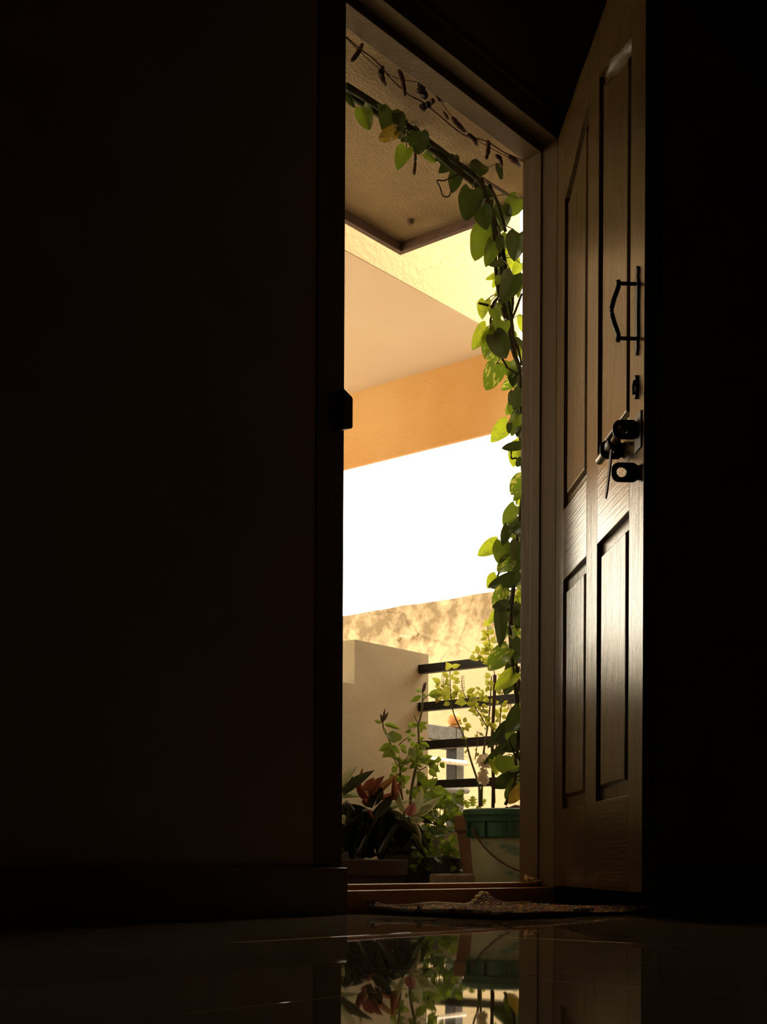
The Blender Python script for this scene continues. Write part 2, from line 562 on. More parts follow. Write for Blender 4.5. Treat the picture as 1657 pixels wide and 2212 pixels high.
def leaf(parent, meshes, m, base, tip, width, tilt=0.35, name='leaf'):
    """one blade as an object of its own: from base to tip (3D), width in metres"""
    i = rnd.randrange(len(meshes))
    key = (meshes[i].name, m)
    if key not in MESHM:
        me = meshes[i].copy()
        me.materials.clear()
        me.materials.append(MATS[m])
        MESHM[key] = me
    o = bpy.data.objects.new(name, MESHM[key])
    COL.objects.link(o)
    y = V(tip) - V(base)
    L = max(y.length, 0.004)
    y.normalize()
    n = (CAMP - V(base)).normalized() + V((rnd.uniform(-1, 1), rnd.uniform(-1, 1), rnd.uniform(-0.4, 1.0))) * tilt
    n = (n - y * n.dot(y))
    if n.length < 0.05:
        n = y.orthogonal()
    n.normalize()
    x = y.cross(n).normalized()
    mm = Matrix.Identity(4)
    sx, sy, sz = width, L, (L + width) * 0.5
    for k in range(3):
        mm[k][0], mm[k][1], mm[k][2], mm[k][3] = x[k] * sx, y[k] * sy, n[k] * sz, base[k]
    o.parent = parent
    o.matrix_basis = Matrix.Translation(-parent.location) @ mm
    return o


# ================================================================== THE ROOM
X0, X1, Y0, H = -3.6, 2.5, -3.6, 2.85      # room extents; the door wall's inner face is Y = 0
XL, XR = -0.018, 0.85                       # clear door opening
# floor: polished stone tiles laid on a bed, joints recessed
fl = thing('floor', (0, 0, 0), 'dark polished stone floor of the unlit room', None, None, 'structure')
del fl['_w']
obj('floor_bed', boxes((X0, X1, Y0, 0.0, -0.06, -0.004)), 'plastic_dark', fl)
T = 0.61
nx, ny = int((X1 - X0) / T) + 1, int(-Y0 / T) + 1
tile_me = None
for i in range(nx):
    for j in range(ny):
        ax, bx = X0 + i * T, min(X0 + (i + 1) * T, X1)
        by, ay = -j * T, max(-(j + 1) * T, Y0)
        if bx - ax < 0.02 or by - ay < 0.02:
            continue
        full = abs(bx - ax - T) < 1e-6 and abs(by - ay - T) < 1e-6
        if full and tile_me:
            o = bpy.data.objects.new('tile', tile_me)
            COL.objects.link(o)
            o.parent = fl
        else:
            bm = bmesh.new()
            box(bm, 0.0008, bx - ax - 0.0008, 0.0008, by - ay - 0.0008, -0.004, 0.0, bevel=0.0006)
            o = obj('tile', bm, 'floor_marble', fl)
            if full:
                tile_me = o.data
        o.location = (ax, ay, 0)


def struct(name, bm, m, label=None, parent=None):
    o = obj(name, bm, m, parent)
    if parent is None:
        o['kind'] = 'structure'
        if label:
            o['label'] = label
    return o


WT = 0.12
struct('wall_front', boxes((X0, XL - 0.09, 0, WT, 0, 6.2), (XR + 0.09, 3.0, 0, WT, -0.3, 6.2), (XL - 0.09, XR + 0.09, 0, WT, 2.15, 6.2)), 'wall_paint', 'dark unlit wall around the open doorway')  # upper part is out of view, raised to shade the porch from the sun
struct('wall_left', boxes((X0 - 0.12, X0, Y0 - 0.12, WT, 0, H)), 'wall_paint', 'dark side wall behind the camera side')
struct('wall_right', boxes((X1, X1 + 0.12, Y0 - 0.12, 0, 0, H)), 'wall_paint', 'dark side wall beyond the open door leaf')
struct('wall_back', boxes((X0, X1, Y0 - 0.12, Y0, 0, H)), 'wall_paint', 'dark back wall of the room')
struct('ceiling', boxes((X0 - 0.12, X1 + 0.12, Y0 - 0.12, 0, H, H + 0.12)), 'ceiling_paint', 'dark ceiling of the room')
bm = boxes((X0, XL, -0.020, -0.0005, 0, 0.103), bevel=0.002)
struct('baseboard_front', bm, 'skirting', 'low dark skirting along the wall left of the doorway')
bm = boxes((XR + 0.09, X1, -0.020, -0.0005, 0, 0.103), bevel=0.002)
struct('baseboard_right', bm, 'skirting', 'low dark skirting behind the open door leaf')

# door frame: jambs and head with rebate, latch keeper on the left jamb
fr = thing('trim_1', (XL, 0, 0), 'tan painted wooden door frame around the bright doorway', None, None, 'structure')
HD = 2.068
obj('jamb', boxes((XR, XR + 0.09, 0.046, 0.076, 0, HD), (XR + 0.003, XR + 0.09, 0.076, 0.108, 0, HD + 0.004), (XR + 0.004, XR + 0.09, -0.004, 0.046, 0, 2.09), bevel=0.0012), 'frame_paint', fr)
obj('jamb', boxes((XL - 0.09, XL - 0.002, -0.004, 0.108, 0, 2.09), (XL - 0.09, XL, 0.046, 0.108, 0, HD), bevel=0.0012), 'frame_paint', fr)
obj('head', boxes((XL - 0.09, XR + 0.09, 0.046, 0.108, HD, 2.15), (XL - 0.09, XR + 0.09, -0.004, 0.046, 2.088, 2.15), bevel=0.0015), 'frame_paint', fr)
obj('moulding', boxes((XL - 0.09, XR + 0.09, -0.018, -0.004, 2.138, 2.162), bevel=0.004), 'frame_paint', fr)
k0 = aty(741, 842, -0.03)
k1 = aty(741, 917, -0.03)
bm = bmesh.new()
zt, zb = k0.z, k1.z
prism(bm, [(XL - 0.03, zb - 0.008), (XL - 0.004, zb), (XL - 0.001, zb + 0.004), (XL - 0.001, zt - 0.010), (XL - 0.004, zt - 0.006), (XL - 0.03, zt + 0.004)], lambda p, h: (p[0], h, p[1]), -0.028, -0.004)
tag(obj('latch_keeper', bm, 'dark_bronze', fr), 'dark metal latch keeper on the left jamb')

# threshold: two-step timber sill
th = thing('trim_2', (0.4, 0, 0), 'brown wooden threshold with two lit edges under the doorway', None, None, 'structure')
obj('sill_step', boxes((XL, XR + 0.003, -0.012, 0.045, 0.0, 0.0515), bevel=0.002), 'threshold_wood', th)
obj('sill_stop', boxes((XL, XR + 0.003, 0.045, 0.112, 0.0, 0.0645), bevel=0.002), 'threshold_wood', th)

# ================================================================== THE DOOR LEAF (open, outer face towards the camera)
DD = V((-0.7283, -0.6853, 0)).normalized()
door = bpy.data.objects.new('door_1', None)
door.empty_display_size = 0.05
COL.objects.link(door)
door.location = (XR + 0.0, -0.006, 0)
door.rotation_euler = (0, 0, math.atan2(DD.y, DD.x))
tag(door, 'tan panelled wooden door standing open with glossy sky reflection', None, None, 'structure')
# local frame: x = s along the leaf from the hinge, out of the face = -y, z = height
LW, LB, LT, TH = 0.92, 0.056, 2.085, 0.036
PA, PB, PC, PD = 0.105, 0.388, 0.503, 0.803
box_d = lambda *b: boxes(b, bevel=0.0015)
obj('stile', box_d(0.004, PA, 0, TH, LB, LT), 'door_wood_v', door)
obj('stile', box_d(PB, PC, 0, TH, LB, LT), 'door_wood_v', door)
obj('stile', box_d(PD, LW, 0, TH, LB, LT), 'door_wood_v', door)
for a, b in ((PA, PB), (PC, PD)):
    obj('rail', box_d(a, b, 0, TH, LB, 0.26), 'door_wood_h', door)
    obj('rail', box_d(a, b, 0, TH, 0.862, 1.048), 'door_wood_h', door)


def arch(a, b, inner_right):
    pts = []
    n = 12
    for i in range(n + 1):
        t = i / n
        u = t if inner_right else 1 - t
        h = 1.872 + 0.085 * (u * u * (3 - 2 * u))
        pts.append((a + (b - a) * t, h))
    return pts


for a, b, ir in ((PA, PB, True), (PC, PD, False)):
    top = arch(a, b, ir)
    bm = bmesh.new()
    prism(bm, top + [(b, LT), (a, LT)], lambda p, h: (p[0], h, p[1]), 0, TH)
    obj('rail', bm, 'door_wood_h', door)


def panel(outline):
    """outline: list of (s,h) counter-clockwise; nested insets shape the moulding"""
    cxs = sum(p[0] for p in outline) / len(outline)
    n = len(outline)

    def inset(d):
        res = []
        for i in range(n):
            p0, p1, p2 = V(outline[i - 1]).to_2d(), V(outline[i]).to_2d(), V(outline[(i + 1) % n]).to_2d()
            e1, e2 = (p1 - p0).normalized(), (p2 - p1).normalized()
            n1, n2 = V((-e1.y, e1.x)), V((-e2.y, e2.x))
            k = n1 + n2
            k = k / max(0.3, k.length_squared / 2)
            res.append(p1 + k * d)
        return res
    bm = bmesh.new()
    rings = []
    for d, dep in ((0.0, 0.0003), (0.002, 0.012), (0.029, 0.012), (0.037, 0.003), (0.039, 0.002)):
        rings.append([bm.verts.new((p[0], dep, p[1])) for p in inset(d)])
    for r0, r1 in zip(rings, rings[1:]):
        for i in range(n):
            bm.faces.new((r0[i], r0[(i + 1) % n], r1[(i + 1) % n], r1[i]))
    bm.faces.new(rings[-1])
    back = [bm.verts.new((p[0], TH - 0.004, p[1])) for p in inset(0.0)]
    for i in range(n):
        bm.faces.new((rings[0][i], rings[0][(i + 1) % n], back[(i + 1) % n], back[i]))
    bm.faces.new(back)
    obj('panel', bm, 'door_wood_v', door)


for a, b, ir in ((PA, PB, True), (PC, PD, False)):
    panel([(a, 0.26), (b, 0.26), (b, 0.862), (a, 0.862)])
    panel([(a, 1.048), (b, 1.048)] + list(reversed(arch(a, b, ir))))
# pull handle near the free edge
SH = 0.868
hd = obj('handle', tube(bmesh.new(), smoothpts([(SH, -0.042, 1.318), (SH, -0.041, 1.306), (SH, -0.050, 1.28), (SH, -0.055, 1.255), (SH, -0.050, 1.232), (SH, -0.041, 1.206), (SH, -0.042, 1.192)], 4), 0.0052, 10), 'dark_bronze', door, True)
tag(hd, 'dark bowed metal pull handle')
bm = bmesh.new()
poly = [(-0.010, 1.20), (0.010, 1.20), (0.010, 1.312), (-0.010, 1.312)]
zz = [(1.165, 0.003), (1.178, 0.010), (1.19, 0.006), (1.20, 0.011), (1.26, 0.009), (1.31, 0.011), (1.325, 0.006), (1.337, 0.010), (1.348, 0.003)]
prism(bm, [(SH - w, z) for z, w in zz] + [(SH + w, z) for z, w in reversed(zz)], lambda p, h: (p[0], h, p[1]), -0.0045, 0.0)
obj('back_plate', bm, 'dark_bronze', hd)
for z in (1.312, 1.199):
    obj('post', tube(bmesh.new(), [(SH, 0, z), (SH, -0.043, z)], 0.0042, 8), 'dark_bronze', hd)
# keyhole plate
bm = bmesh.new()
prism(bm, [(SH - 0.006, 1.082), (SH, 1.074), (SH + 0.006, 1.082), (SH + 0.008, 1.10), (SH + 0.005, 1.118), (SH, 1.124), (SH - 0.005, 1.118), (SH - 0.008, 1.10)], lambda p, h: (p[0], h, p[1]), -0.006, 0.0)
kp = obj('keyhole_plate', bm, 'dark_bronze', door)
obj('keyhole_cover', tube(bmesh.new(), [(SH, -0.006, 1.112), (SH + 0.004, -0.010, 1.098), (SH, -0.008, 1.083)], 0.0035, 8), 'bronze_worn', kp)


def staple(s, h0, h1, out, hole=True):
    """plate standing off the face, perpendicular to it, with a round hole for the bolt"""
    bm = bmesh.new()
    n = 20
    hr = 0.0105
    hc = (h0 + h1) / 2
    oc = out - 0.021
    inner, outer = [], []
    rr = (h1 - h0) / 2
    for k in range(n):
        t = 2 * math.pi * k / n
        inner.append((oc + hr * math.cos(t), hc + hr * math.sin(t)))
        c, sn = math.cos(t), math.sin(t)
        q = max(abs(c), abs(sn))
        if c > 0:
            q = max(q, 0.92)
        ox = oc + min(out - oc, (out - oc)) * c / q if c > 0 else -0.0 + oc + (oc) * c / q
        outer.append((max(0.0, ox), hc + rr * sn / q))
    vs = {}
    for side, s_ in ((0, s), (1, s + 0.004)):
        vs[side] = ([bm.verts.new((s_, -p[0], p[1])) for p in inner], [bm.verts.new((s_, -p[0], p[1])) for p in outer])
    for k in range(n):
        j = (k + 1) % n
        for side in (0, 1):
            bm.faces.new((vs[side][0][k], vs[side][0][j], vs[side][1][j], vs[side][1][k]))
        bm.faces.new((vs[0][0][k], vs[0][0][j], vs[1][0][j], vs[1][0][k]))
        bm.faces.new((vs[0][1][k], vs[0][1][j], vs[1][1][j], vs[1][1][k]))
    return bm


BH = 1.010
OC = 0.031
lt = obj('latch_bolt', tube(bmesh.new(), [(0.655, -OC, BH), (0.66, -OC, BH), (0.893, -OC, BH)], [0.007, 0.0095, 0.0095], 12), 'bronze_worn', door, True)
tag(lt, 'dark metal sliding latch bolt with hanging hasp')
obj('staple', staple(0.868, 0.990, 1.030, 0.052), 'dark_bronze', lt)
obj('staple', staple(0.735, 0.990, 1.030, 0.048), 'dark_bronze', lt)
obj('staple', staple(0.874, 0.900, 0.940, 0.056), 'dark_bronze', lt)
obj('collar', tube(bmesh.new(), [(0.765, -OC, BH), (0.80, -OC, BH)], 0.0135, 14), 'dark_bronze', lt, True)
bm = boxes((0.855, 0.905, -0.003, 0.0, 0.965, 1.040), bevel=0.001)
obj('back_plate', bm, 'dark_bronze', lt)
bm = bmesh.new()
prism(bm, [(0.770, 1.004), (0.786, 1.004), (0.788, 0.96), (0.782, 0.905), (0.775, 0.893), (0.768, 0.905), (0.766, 0.96)], lambda p, h: (p[0], h - 0.10 * (1.004 - p[1]), p[1]), -0.0335, -0.030)
obj('hasp', bm, 'dark_bronze', lt)

# ================================================================== OUTSIDE: the porch and what bounds it
struct('balcony_floor', boxes((-3.6, 2.33, WT, 1.62, -0.12, 0.0)), 'floor_outside', 'dark porch floor outside the doorway')
struct('ground', boxes((-14, 18, 1.62, 22, -0.45, -0.35), (2.33, 18, -8, 1.62, -0.45, -0.35)), 'ground', 'pale ground beyond the porch')
# canopy over the door with a drip lip
cn = thing('canopy', (0.5, 0.5, 2.3), 'rough plastered canopy slab above the doorway with brown drip edge', None, None, 'structure')
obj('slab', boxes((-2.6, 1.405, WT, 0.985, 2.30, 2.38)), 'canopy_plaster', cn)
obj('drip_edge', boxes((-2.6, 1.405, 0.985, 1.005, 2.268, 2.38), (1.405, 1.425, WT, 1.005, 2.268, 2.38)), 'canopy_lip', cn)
bm = bmesh.new()
hp = aty(877, 492, 0.9)
tube(bm, [(1.30, 0.86, 2.302), (1.30, 0.86, 2.285)], [0.012, 0.009], 10)
obj('hook_stub', bm, 'canopy_lip', cn)
# the neighbouring porch roof: yellow face, pale soffit, orange beam
pr = thing('porch_roof', (2.0, 2.5, 2.53), 'yellow and orange painted porch roof beyond the parapet', None, None, 'structure')
obj('yellow_beam', boxes((-3.0, 2.925, 1.50, 1.62, 2.528, 3.5)), 'yellow_paint', pr)
obj('soffit_slab', boxes((-3.0, 2.925, 1.503, 6.2, 2.525, 2.68)), 'soffit_paint', pr)
obj('orange_beam', boxes((2.90, 2.925, 1.515, 6.2, 2.147, 2.525)), 'orange_paint', pr)
# parapet with a low and a tall part
pp = thing('parapet_wall', (2.0, 1.55, 0), 'cream plastered parapet wall behind the plants', None, None, 'structure')
bm = bmesh.new()
prism(bm, [(-3.0, -0.35), (2.243, -0.35), (2.243, 1.006), (1.762, 1.006), (1.762, 0.828), (-3.0, 0.828)], lambda p, h: (p[0], h, p[1]), 1.50, 1.62)
obj('wall_block', bm, 'parapet_plaster', pp)
# end pier that the porch roof rests on (out of sight behind the frame)
# unseen side wall and overhead slab, added to keep sky light off the door
struct('wall_shade', boxes((-0.75, -0.63, WT, 1.50, 0.0, 3.5)), 'exterior_paint', 'unseen wall left of the doorway, added to shade the door')
struct('shade_slab', boxes((-3.0, 1.55, WT, 1.50, 3.5, 3.62)), 'soffit_paint', 'unseen slab above the porch, added to shade the doorway')
obj('kerb', boxes((2.15, 2.26, WT, 1.50, -0.35, 0.27), bevel=0.004), 'parapet_plaster', pp)
# old boundary wall
cw = thing('boundary_wall', (3.85, 2.5, -0.35), 'old stained yellowish boundary wall with cracks under the sky', None, None, 'structure')
bm = bmesh.new()
N = 90
ya, yb = -2.0, 9.0
tops = []
pr_ = random.Random(3)
prof = []
for i in range(N + 1):
    y = ya + (yb - ya) * i / N
    prof.append((y, 1.618 + pr_.uniform(-0.004, 0.004) + 0.004 * math.sin(y * 3)))
prism(bm, [(yb, -0.35), (ya, -0.35)] + prof, lambda p, h: (h, p[0], p[1]), 3.8, 3.98)
obj('wall_body', bm, 'old_wall', cw)
# flaked plaster ridge under the stained band
bm = bmesh.new()
pts = []
for px, py in ((858, 1384), (866, 1375), (875, 1376), (886, 1379), (896, 1371), (902, 1372)):
    r = ray(px, py)
    p = CAMP + r * ((3.797 - CAMP.x) / r.x)
    pts.append(p)
tube(bm, smoothpts(pts, 3), 0.012, 5)
obj('plaster_flake', bm, 'old_wall', cw)

# railing: four black bars let into the parapet
rl = thing('railing', (2.19, 0.8, 0.45), 'black metal balcony railing of four horizontal bars', 'railing')
for z1, z0 in ((0.954, 0.918), (0.795, 0.759), (0.633, 0.597), (0.466, 0.432)):
    obj('rail', boxes((2.172, 2.208, WT - 0.02, 1.515, z0, z1), bevel=0.002), 'black_metal', rl)

# grey post frame beyond the railing, with rods and a globe
ZP = 6.35
pb = atz(983, 1800, ZP)
post_top = atz(983, 1574, ZP).z
gp = thing('gate_post', (pb.x, pb.y, -0.35), 'grey square metal post with side arm behind the railing', 'post')
bx_, by_ = pb.x, pb.y
hw = 0.030
obj('post', boxes((bx_ - hw, bx_ + hw, by_ - hw, by_ + hw, -0.35, post_top), bevel=0.003), 'grey_metal', gp)
tag(obj('side_shade', boxes((bx_ - hw - 0.006, bx_ - hw, by_ - hw + 0.002, by_ + hw - 0.002, -0.35, post_top - 0.07), bevel=0.001), 'black_metal', gp), 'shaded side of the post, laid on as a black strip')  # black strip stands in for shade on the post's left face
obj('arm_shade', boxes((bx_ - 0.75, bx_ - hw, by_ - hw + 0.01, by_ + hw - 0.01, post_top - 0.105, post_top - 0.085), bevel=0.002), 'black_metal', gp)  # thin black bar drawn for the shaded underside of the arm
arm_t = post_top
obj('arm', boxes((bx_ - 0.75, bx_ - hw, by_ - hw + 0.004, by_ + hw - 0.004, arm_t - 0.066, arm_t), bevel=0.003), 'grey_metal', gp)
for n_, (pl, prr, mname, lab, rad) in enumerate((((932, 1640), (1008, 1649), 'white_rod', 'pale sunlit rod crossing in front of the grey post', 0.013), ((925, 1703), (1011, 1709), 'grey_metal', 'dull grey round rod low on the grey post', 0.014))):
    a = aty(*prr, by_ - 0.05)
    b = V((a.x - 0.75, a.y, a.z))
    o = obj('cross_rod', tube(bmesh.new(), [b, a + (b - a) * 0.01, a], [rad, rad, rad * 0.8], 12), mname, gp, True)
    tag(o, lab)
gz = post_top
gl = thing('globe', (bx_ - 0.012, by_, gz), 'orange round globe with dark base on top of the grey post', 'globe')
bm = bmesh.new()
lathe(bm, [(0.012, 0.010)] + [(0.033 * math.sin(t), 0.044 - 0.034 * math.cos(t)) for t in [0.35 + k * 0.26 for k in range(11)]] + [(0.002, 0.078)], 20, gl.location.x, gl.location.y)
for v in bm.verts:
    v.co.z += gz
obj('ball', bm, 'globe_orange', gl, True)
bm = bmesh.new()
lathe(bm, [(0.034, 0.0), (0.036, 0.006), (0.024, 0.012)], 20, gl.location.x, gl.location.y)
for v in bm.verts:
    v.co.z += gz
obj('base', bm, 'terracotta', gl)

# ================================================================== POTS AND PLANTS
# green bucket
BX, BY = 1.515, 0.60
bk = thing('bucket', (BX, BY, 0), 'worn pale green bucket with dark green rim beside the door jamb', 'bucket')
bm = bmesh.new()
lathe(bm, [(0.104, 0.0), (0.106, 0.004), (0.126, 0.22), (0.122, 0.22), (0.103, 0.006)], 40, BX, BY)
obj('body', bm, 'bucket_paint', bk, True)
bm = bmesh.new()
lathe(bm, [(0.125, 0.205), (0.131, 0.205), (0.133, 0.207), (0.133, 0.255), (0.142, 0.258), (0.143, 0.272), (0.150, 0.280), (0.150, 0.296), (0.146, 0.300), (0.138, 0.300), (0.134, 0.285), (0.126, 0.25)], 40, BX, BY)
obj('rim', bm, 'bucket_green', bk)
for k in range(10):
    t = 2 * math.pi * k / 10 + 0.35
    bm = bmesh.new()
    box(bm, -0.003, 0.003, -0.003, 0.012, 0.207, 0.257)
    o = obj('rib', bm, 'bucket_green', bk)
    o.matrix_basis = Matrix.Rotation(t, 4, 'Z') @ Matrix.Translation((0, 0.131, 0))
# falling wire handle
ang0 = math.atan2(CAMP.y - BY, CAMP.x - BX)
pts = []
for k in range(17):
    t = k / 16
    a = ang0 - 0.95 + t * math.pi
    pts.append((BX + 0.143 * math.cos(a), BY + 0.143 * math.sin(a), 0.236 - 0.150 * math.sin(math.pi * t) ** 0.9))
obj('handle', tube(bmesh.new(), pts, 0.0035, 6), 'dry_brown', bk)
bm = bmesh.new()
g = []
for i in range(9):
    for k in range(18):
        r = 0.128 * i / 8
        a = 2 * math.pi * k / 18
        g.append(bm.verts.new((BX + r * math.cos(a), BY + r * math.sin(a), 0.288 + 0.026 * math.exp(-((r * math.cos(a) - 0.04) ** 2 + (r * math.sin(a) + 0.02) ** 2) / 0.004) + rnd.uniform(-0.006, 0.008))))
for i in range(8):
    for k in range(18):
        bm.faces.new((g[i * 18 + k], g[i * 18 + (k + 1) % 18], g[(i + 1) * 18 + (k + 1) % 18], g[(i + 1) * 18 + k]))
bmesh.ops.remove_doubles(bm, verts=bm.verts, dist=0.0005)
obj('soil', bm, 'soil', bk)


def pot(name, x, y, r0, r1, h, m, label, cat='pot'):
    t = thing(name, (x, y, 0), label, cat)
    bm = bmesh.new()
    lathe(bm, [(r0 * 0.97, 0), (r0, 0.004), (r1 * 0.94, h - 0.055), (r1 * 0.90, h - 0.055), (r1 * 0.85, h - 0.07)], 32, x, y)
    obj('body', bm, m, t, True)
    bm = bmesh.new()
    lathe(bm, [(r1 * 0.92, h - 0.058), (r1 * 0.98, h - 0.058), (r1, h - 0.054), (r1 * 1.03, h - 0.004), (r1 * 1.01, h), (r1 * 0.93, h), (r1 * 0.90, h - 0.03)], 32, x, y)
    obj('rim', bm, m, t)
    bm = bmesh.new()
    lathe(bm, [(r1 * 0.92, h - 0.03), (r1 * 0.6, h - 0.018), (0.01, h - 0.014)], 20, x, y)
    obj('soil', bm, 'soil', t)
    return t


pt = atz(1052, 1800, 4.85)
pot('flower_pot', pt.x, pt.y, 0.075, 0.118, 0.292, 'terracotta', 'tall terracotta pot half hidden behind the green bucket')
PMX, PMY = 1.83, 1.27
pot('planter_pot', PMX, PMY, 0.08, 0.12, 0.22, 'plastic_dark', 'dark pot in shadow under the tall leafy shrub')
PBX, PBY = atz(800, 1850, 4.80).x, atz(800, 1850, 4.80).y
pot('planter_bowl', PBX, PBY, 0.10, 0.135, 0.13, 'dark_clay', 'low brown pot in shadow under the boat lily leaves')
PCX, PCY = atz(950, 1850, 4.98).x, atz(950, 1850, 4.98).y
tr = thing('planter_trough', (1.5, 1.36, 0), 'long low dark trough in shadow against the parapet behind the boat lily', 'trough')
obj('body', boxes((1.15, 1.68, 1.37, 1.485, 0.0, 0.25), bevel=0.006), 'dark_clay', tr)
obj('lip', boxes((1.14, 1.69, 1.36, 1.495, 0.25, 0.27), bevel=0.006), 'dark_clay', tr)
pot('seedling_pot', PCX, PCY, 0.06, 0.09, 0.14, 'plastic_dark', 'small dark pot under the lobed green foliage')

# brick paver by the sill
a = atz(990, 1895, 4.33)
bm = boxes((a.x - 0.045, a.x + 0.055, a.y - 0.03, a.y + 0.085, 0.0, 0.083), bevel=0.006)
bmesh.ops.subdivide_edges(bm, edges=bm.edges, cuts=1)
for v in bm.verts:
    v.co += V((rnd.uniform(-1, 1), rnd.uniform(-1, 1), rnd.uniform(-1, 0.4) if v.co.z > 0.01 else 0)) * 0.0015
br = obj('brick', bm, 'stone')
tag(br, 'grey brown brick lying on the porch floor left of the bucket', 'brick')


# ---------- pothos vine round the doorway
vine = thing('pothos_vine', (BX, BY, 0.29), 'variegated heart-leaved pothos vine climbing beside the jamb and along the canopy', 'vine')
YV = 0.45


def vy(py):
    # the vine leaves the bucket at Y .60 and reaches the canopy pole at Y .45
    return YV + 0.13 * max(0.0, min(1.0, (py - 1150) / 600.0))


def stem(parent, pix, r0, r1, m, yfun, k=4, name='stem', jit=0.0, n=6):
    pts = []
    for px, py in pix:
        y = yfun(py) + rnd.uniform(-jit, jit)
        pts.append(aty(px, py, y))
    pts = smoothpts(pts, k)
    L = len(pts) - 1
    return obj(name, tube(bmesh.new(), pts, [r0 + (r1 - r0) * i / L for i in range(L + 1)], n), m, parent, True)


main = [(1092, 1738), (1112, 1690), (1116, 1640), (1122, 1560), (1114, 1490), (1106, 1420), (1102, 1350), (1107, 1285), (1112, 1230), (1120, 1150), (1130, 1050), (1126, 960), (1122, 880), (1122, 800), (1108, 755), (1098, 700), (1086, 640), (1081, 560), (1070, 490), (1052, 430), (1032, 388), (985, 352), (940, 320), (880, 276), (820, 232), (748, 186)]
stem(vine, main, 0.0058, 0.010, 'vine_stem', vy)
stem(vine, [(x + 6 + 5 * math.sin(i), y + 3) for i, (x, y) in enumerate(main[2:])], 0.005, 0.008, 'vine_stem', vy, jit=0.02)
stem(vine, [(x - 5 + 6 * math.cos(i * 1.7), y + 8) for i, (x, y) in enumerate(main[15:])], 0.006, 0.011, 'vine_stem', vy, jit=0.03)
stem(vine, [(1080, 640), (1064, 660), (1060, 700), (1065, 730), (1080, 765), (1095, 792)], 0.005, 0.0035, 'vine_stem', vy)
stem(vine, [(1035, 655), (1055, 660), (1072, 668)], 0.0035, 0.0045, 'vine_stem', vy)
stem(vine, [(1108, 640), (1106, 700), (1110, 730), (1120, 755), (1127, 790)], 0.005, 0.004, 'vine_stem', vy)
stem(vine, [(1127, 635), (1110, 680), (1098, 700)], 0.004, 0.004, 'vine_stem', vy)
stem(vine, [(1066, 785), (1085, 788), (1105, 800), (1122, 812)], 0.003, 0.003, 'vine_stem', vy)
stem(vine, [(1105, 968), (1105, 990), (1115, 990), (1130, 1005)], 0.003, 0.003, 'vine_stem', vy)
stem(vine, [(1128, 1185), (1100, 1205), (1085, 1220), (1075, 1245)], 0.004, 0.003, 'vine_stem', vy)
stem(vine, [(1075, 1172), (1082, 1190), (1087, 1210)], 0.003, 0.003, 'vine_stem', vy)
stem(vine, [(1097, 1320), (1098, 1290), (1088, 1278)], 0.004, 0.003, 'vine_stem', vy)
stem(vine, [(1060, 470), (1050, 420), (1040, 385)], 0.006, 0.005, 'vine_stem', vy, jit=0.02)
stem(vine, [(1092, 500), (1075, 440), (1058, 400)], 0.006, 0.005, 'vine_stem', vy, jit=0.02)
stem(vine, [(1100, 1600), (1112, 1630), (1118, 1660)], 0.003, 0.004, 'vine_stem', vy)
tag(stem(vine, [(897, 330), (897, 352), (894, 376)], 0.0045, 0.0055, 'dry_brown', vy, name='dead_stem'), 'dry brown cut stem')
stem(vine, [(987, 378), (960, 390), (944, 390), (951, 405), (957, 423), (970, 424), (975, 408)], 0.0022, 0.002, 'vine_stem', vy, name='tendril')
stem(vine, [(1118, 1600), (1119, 1500), (1121, 1440)], 0.003, 0.003, 'vine_stem', vy)

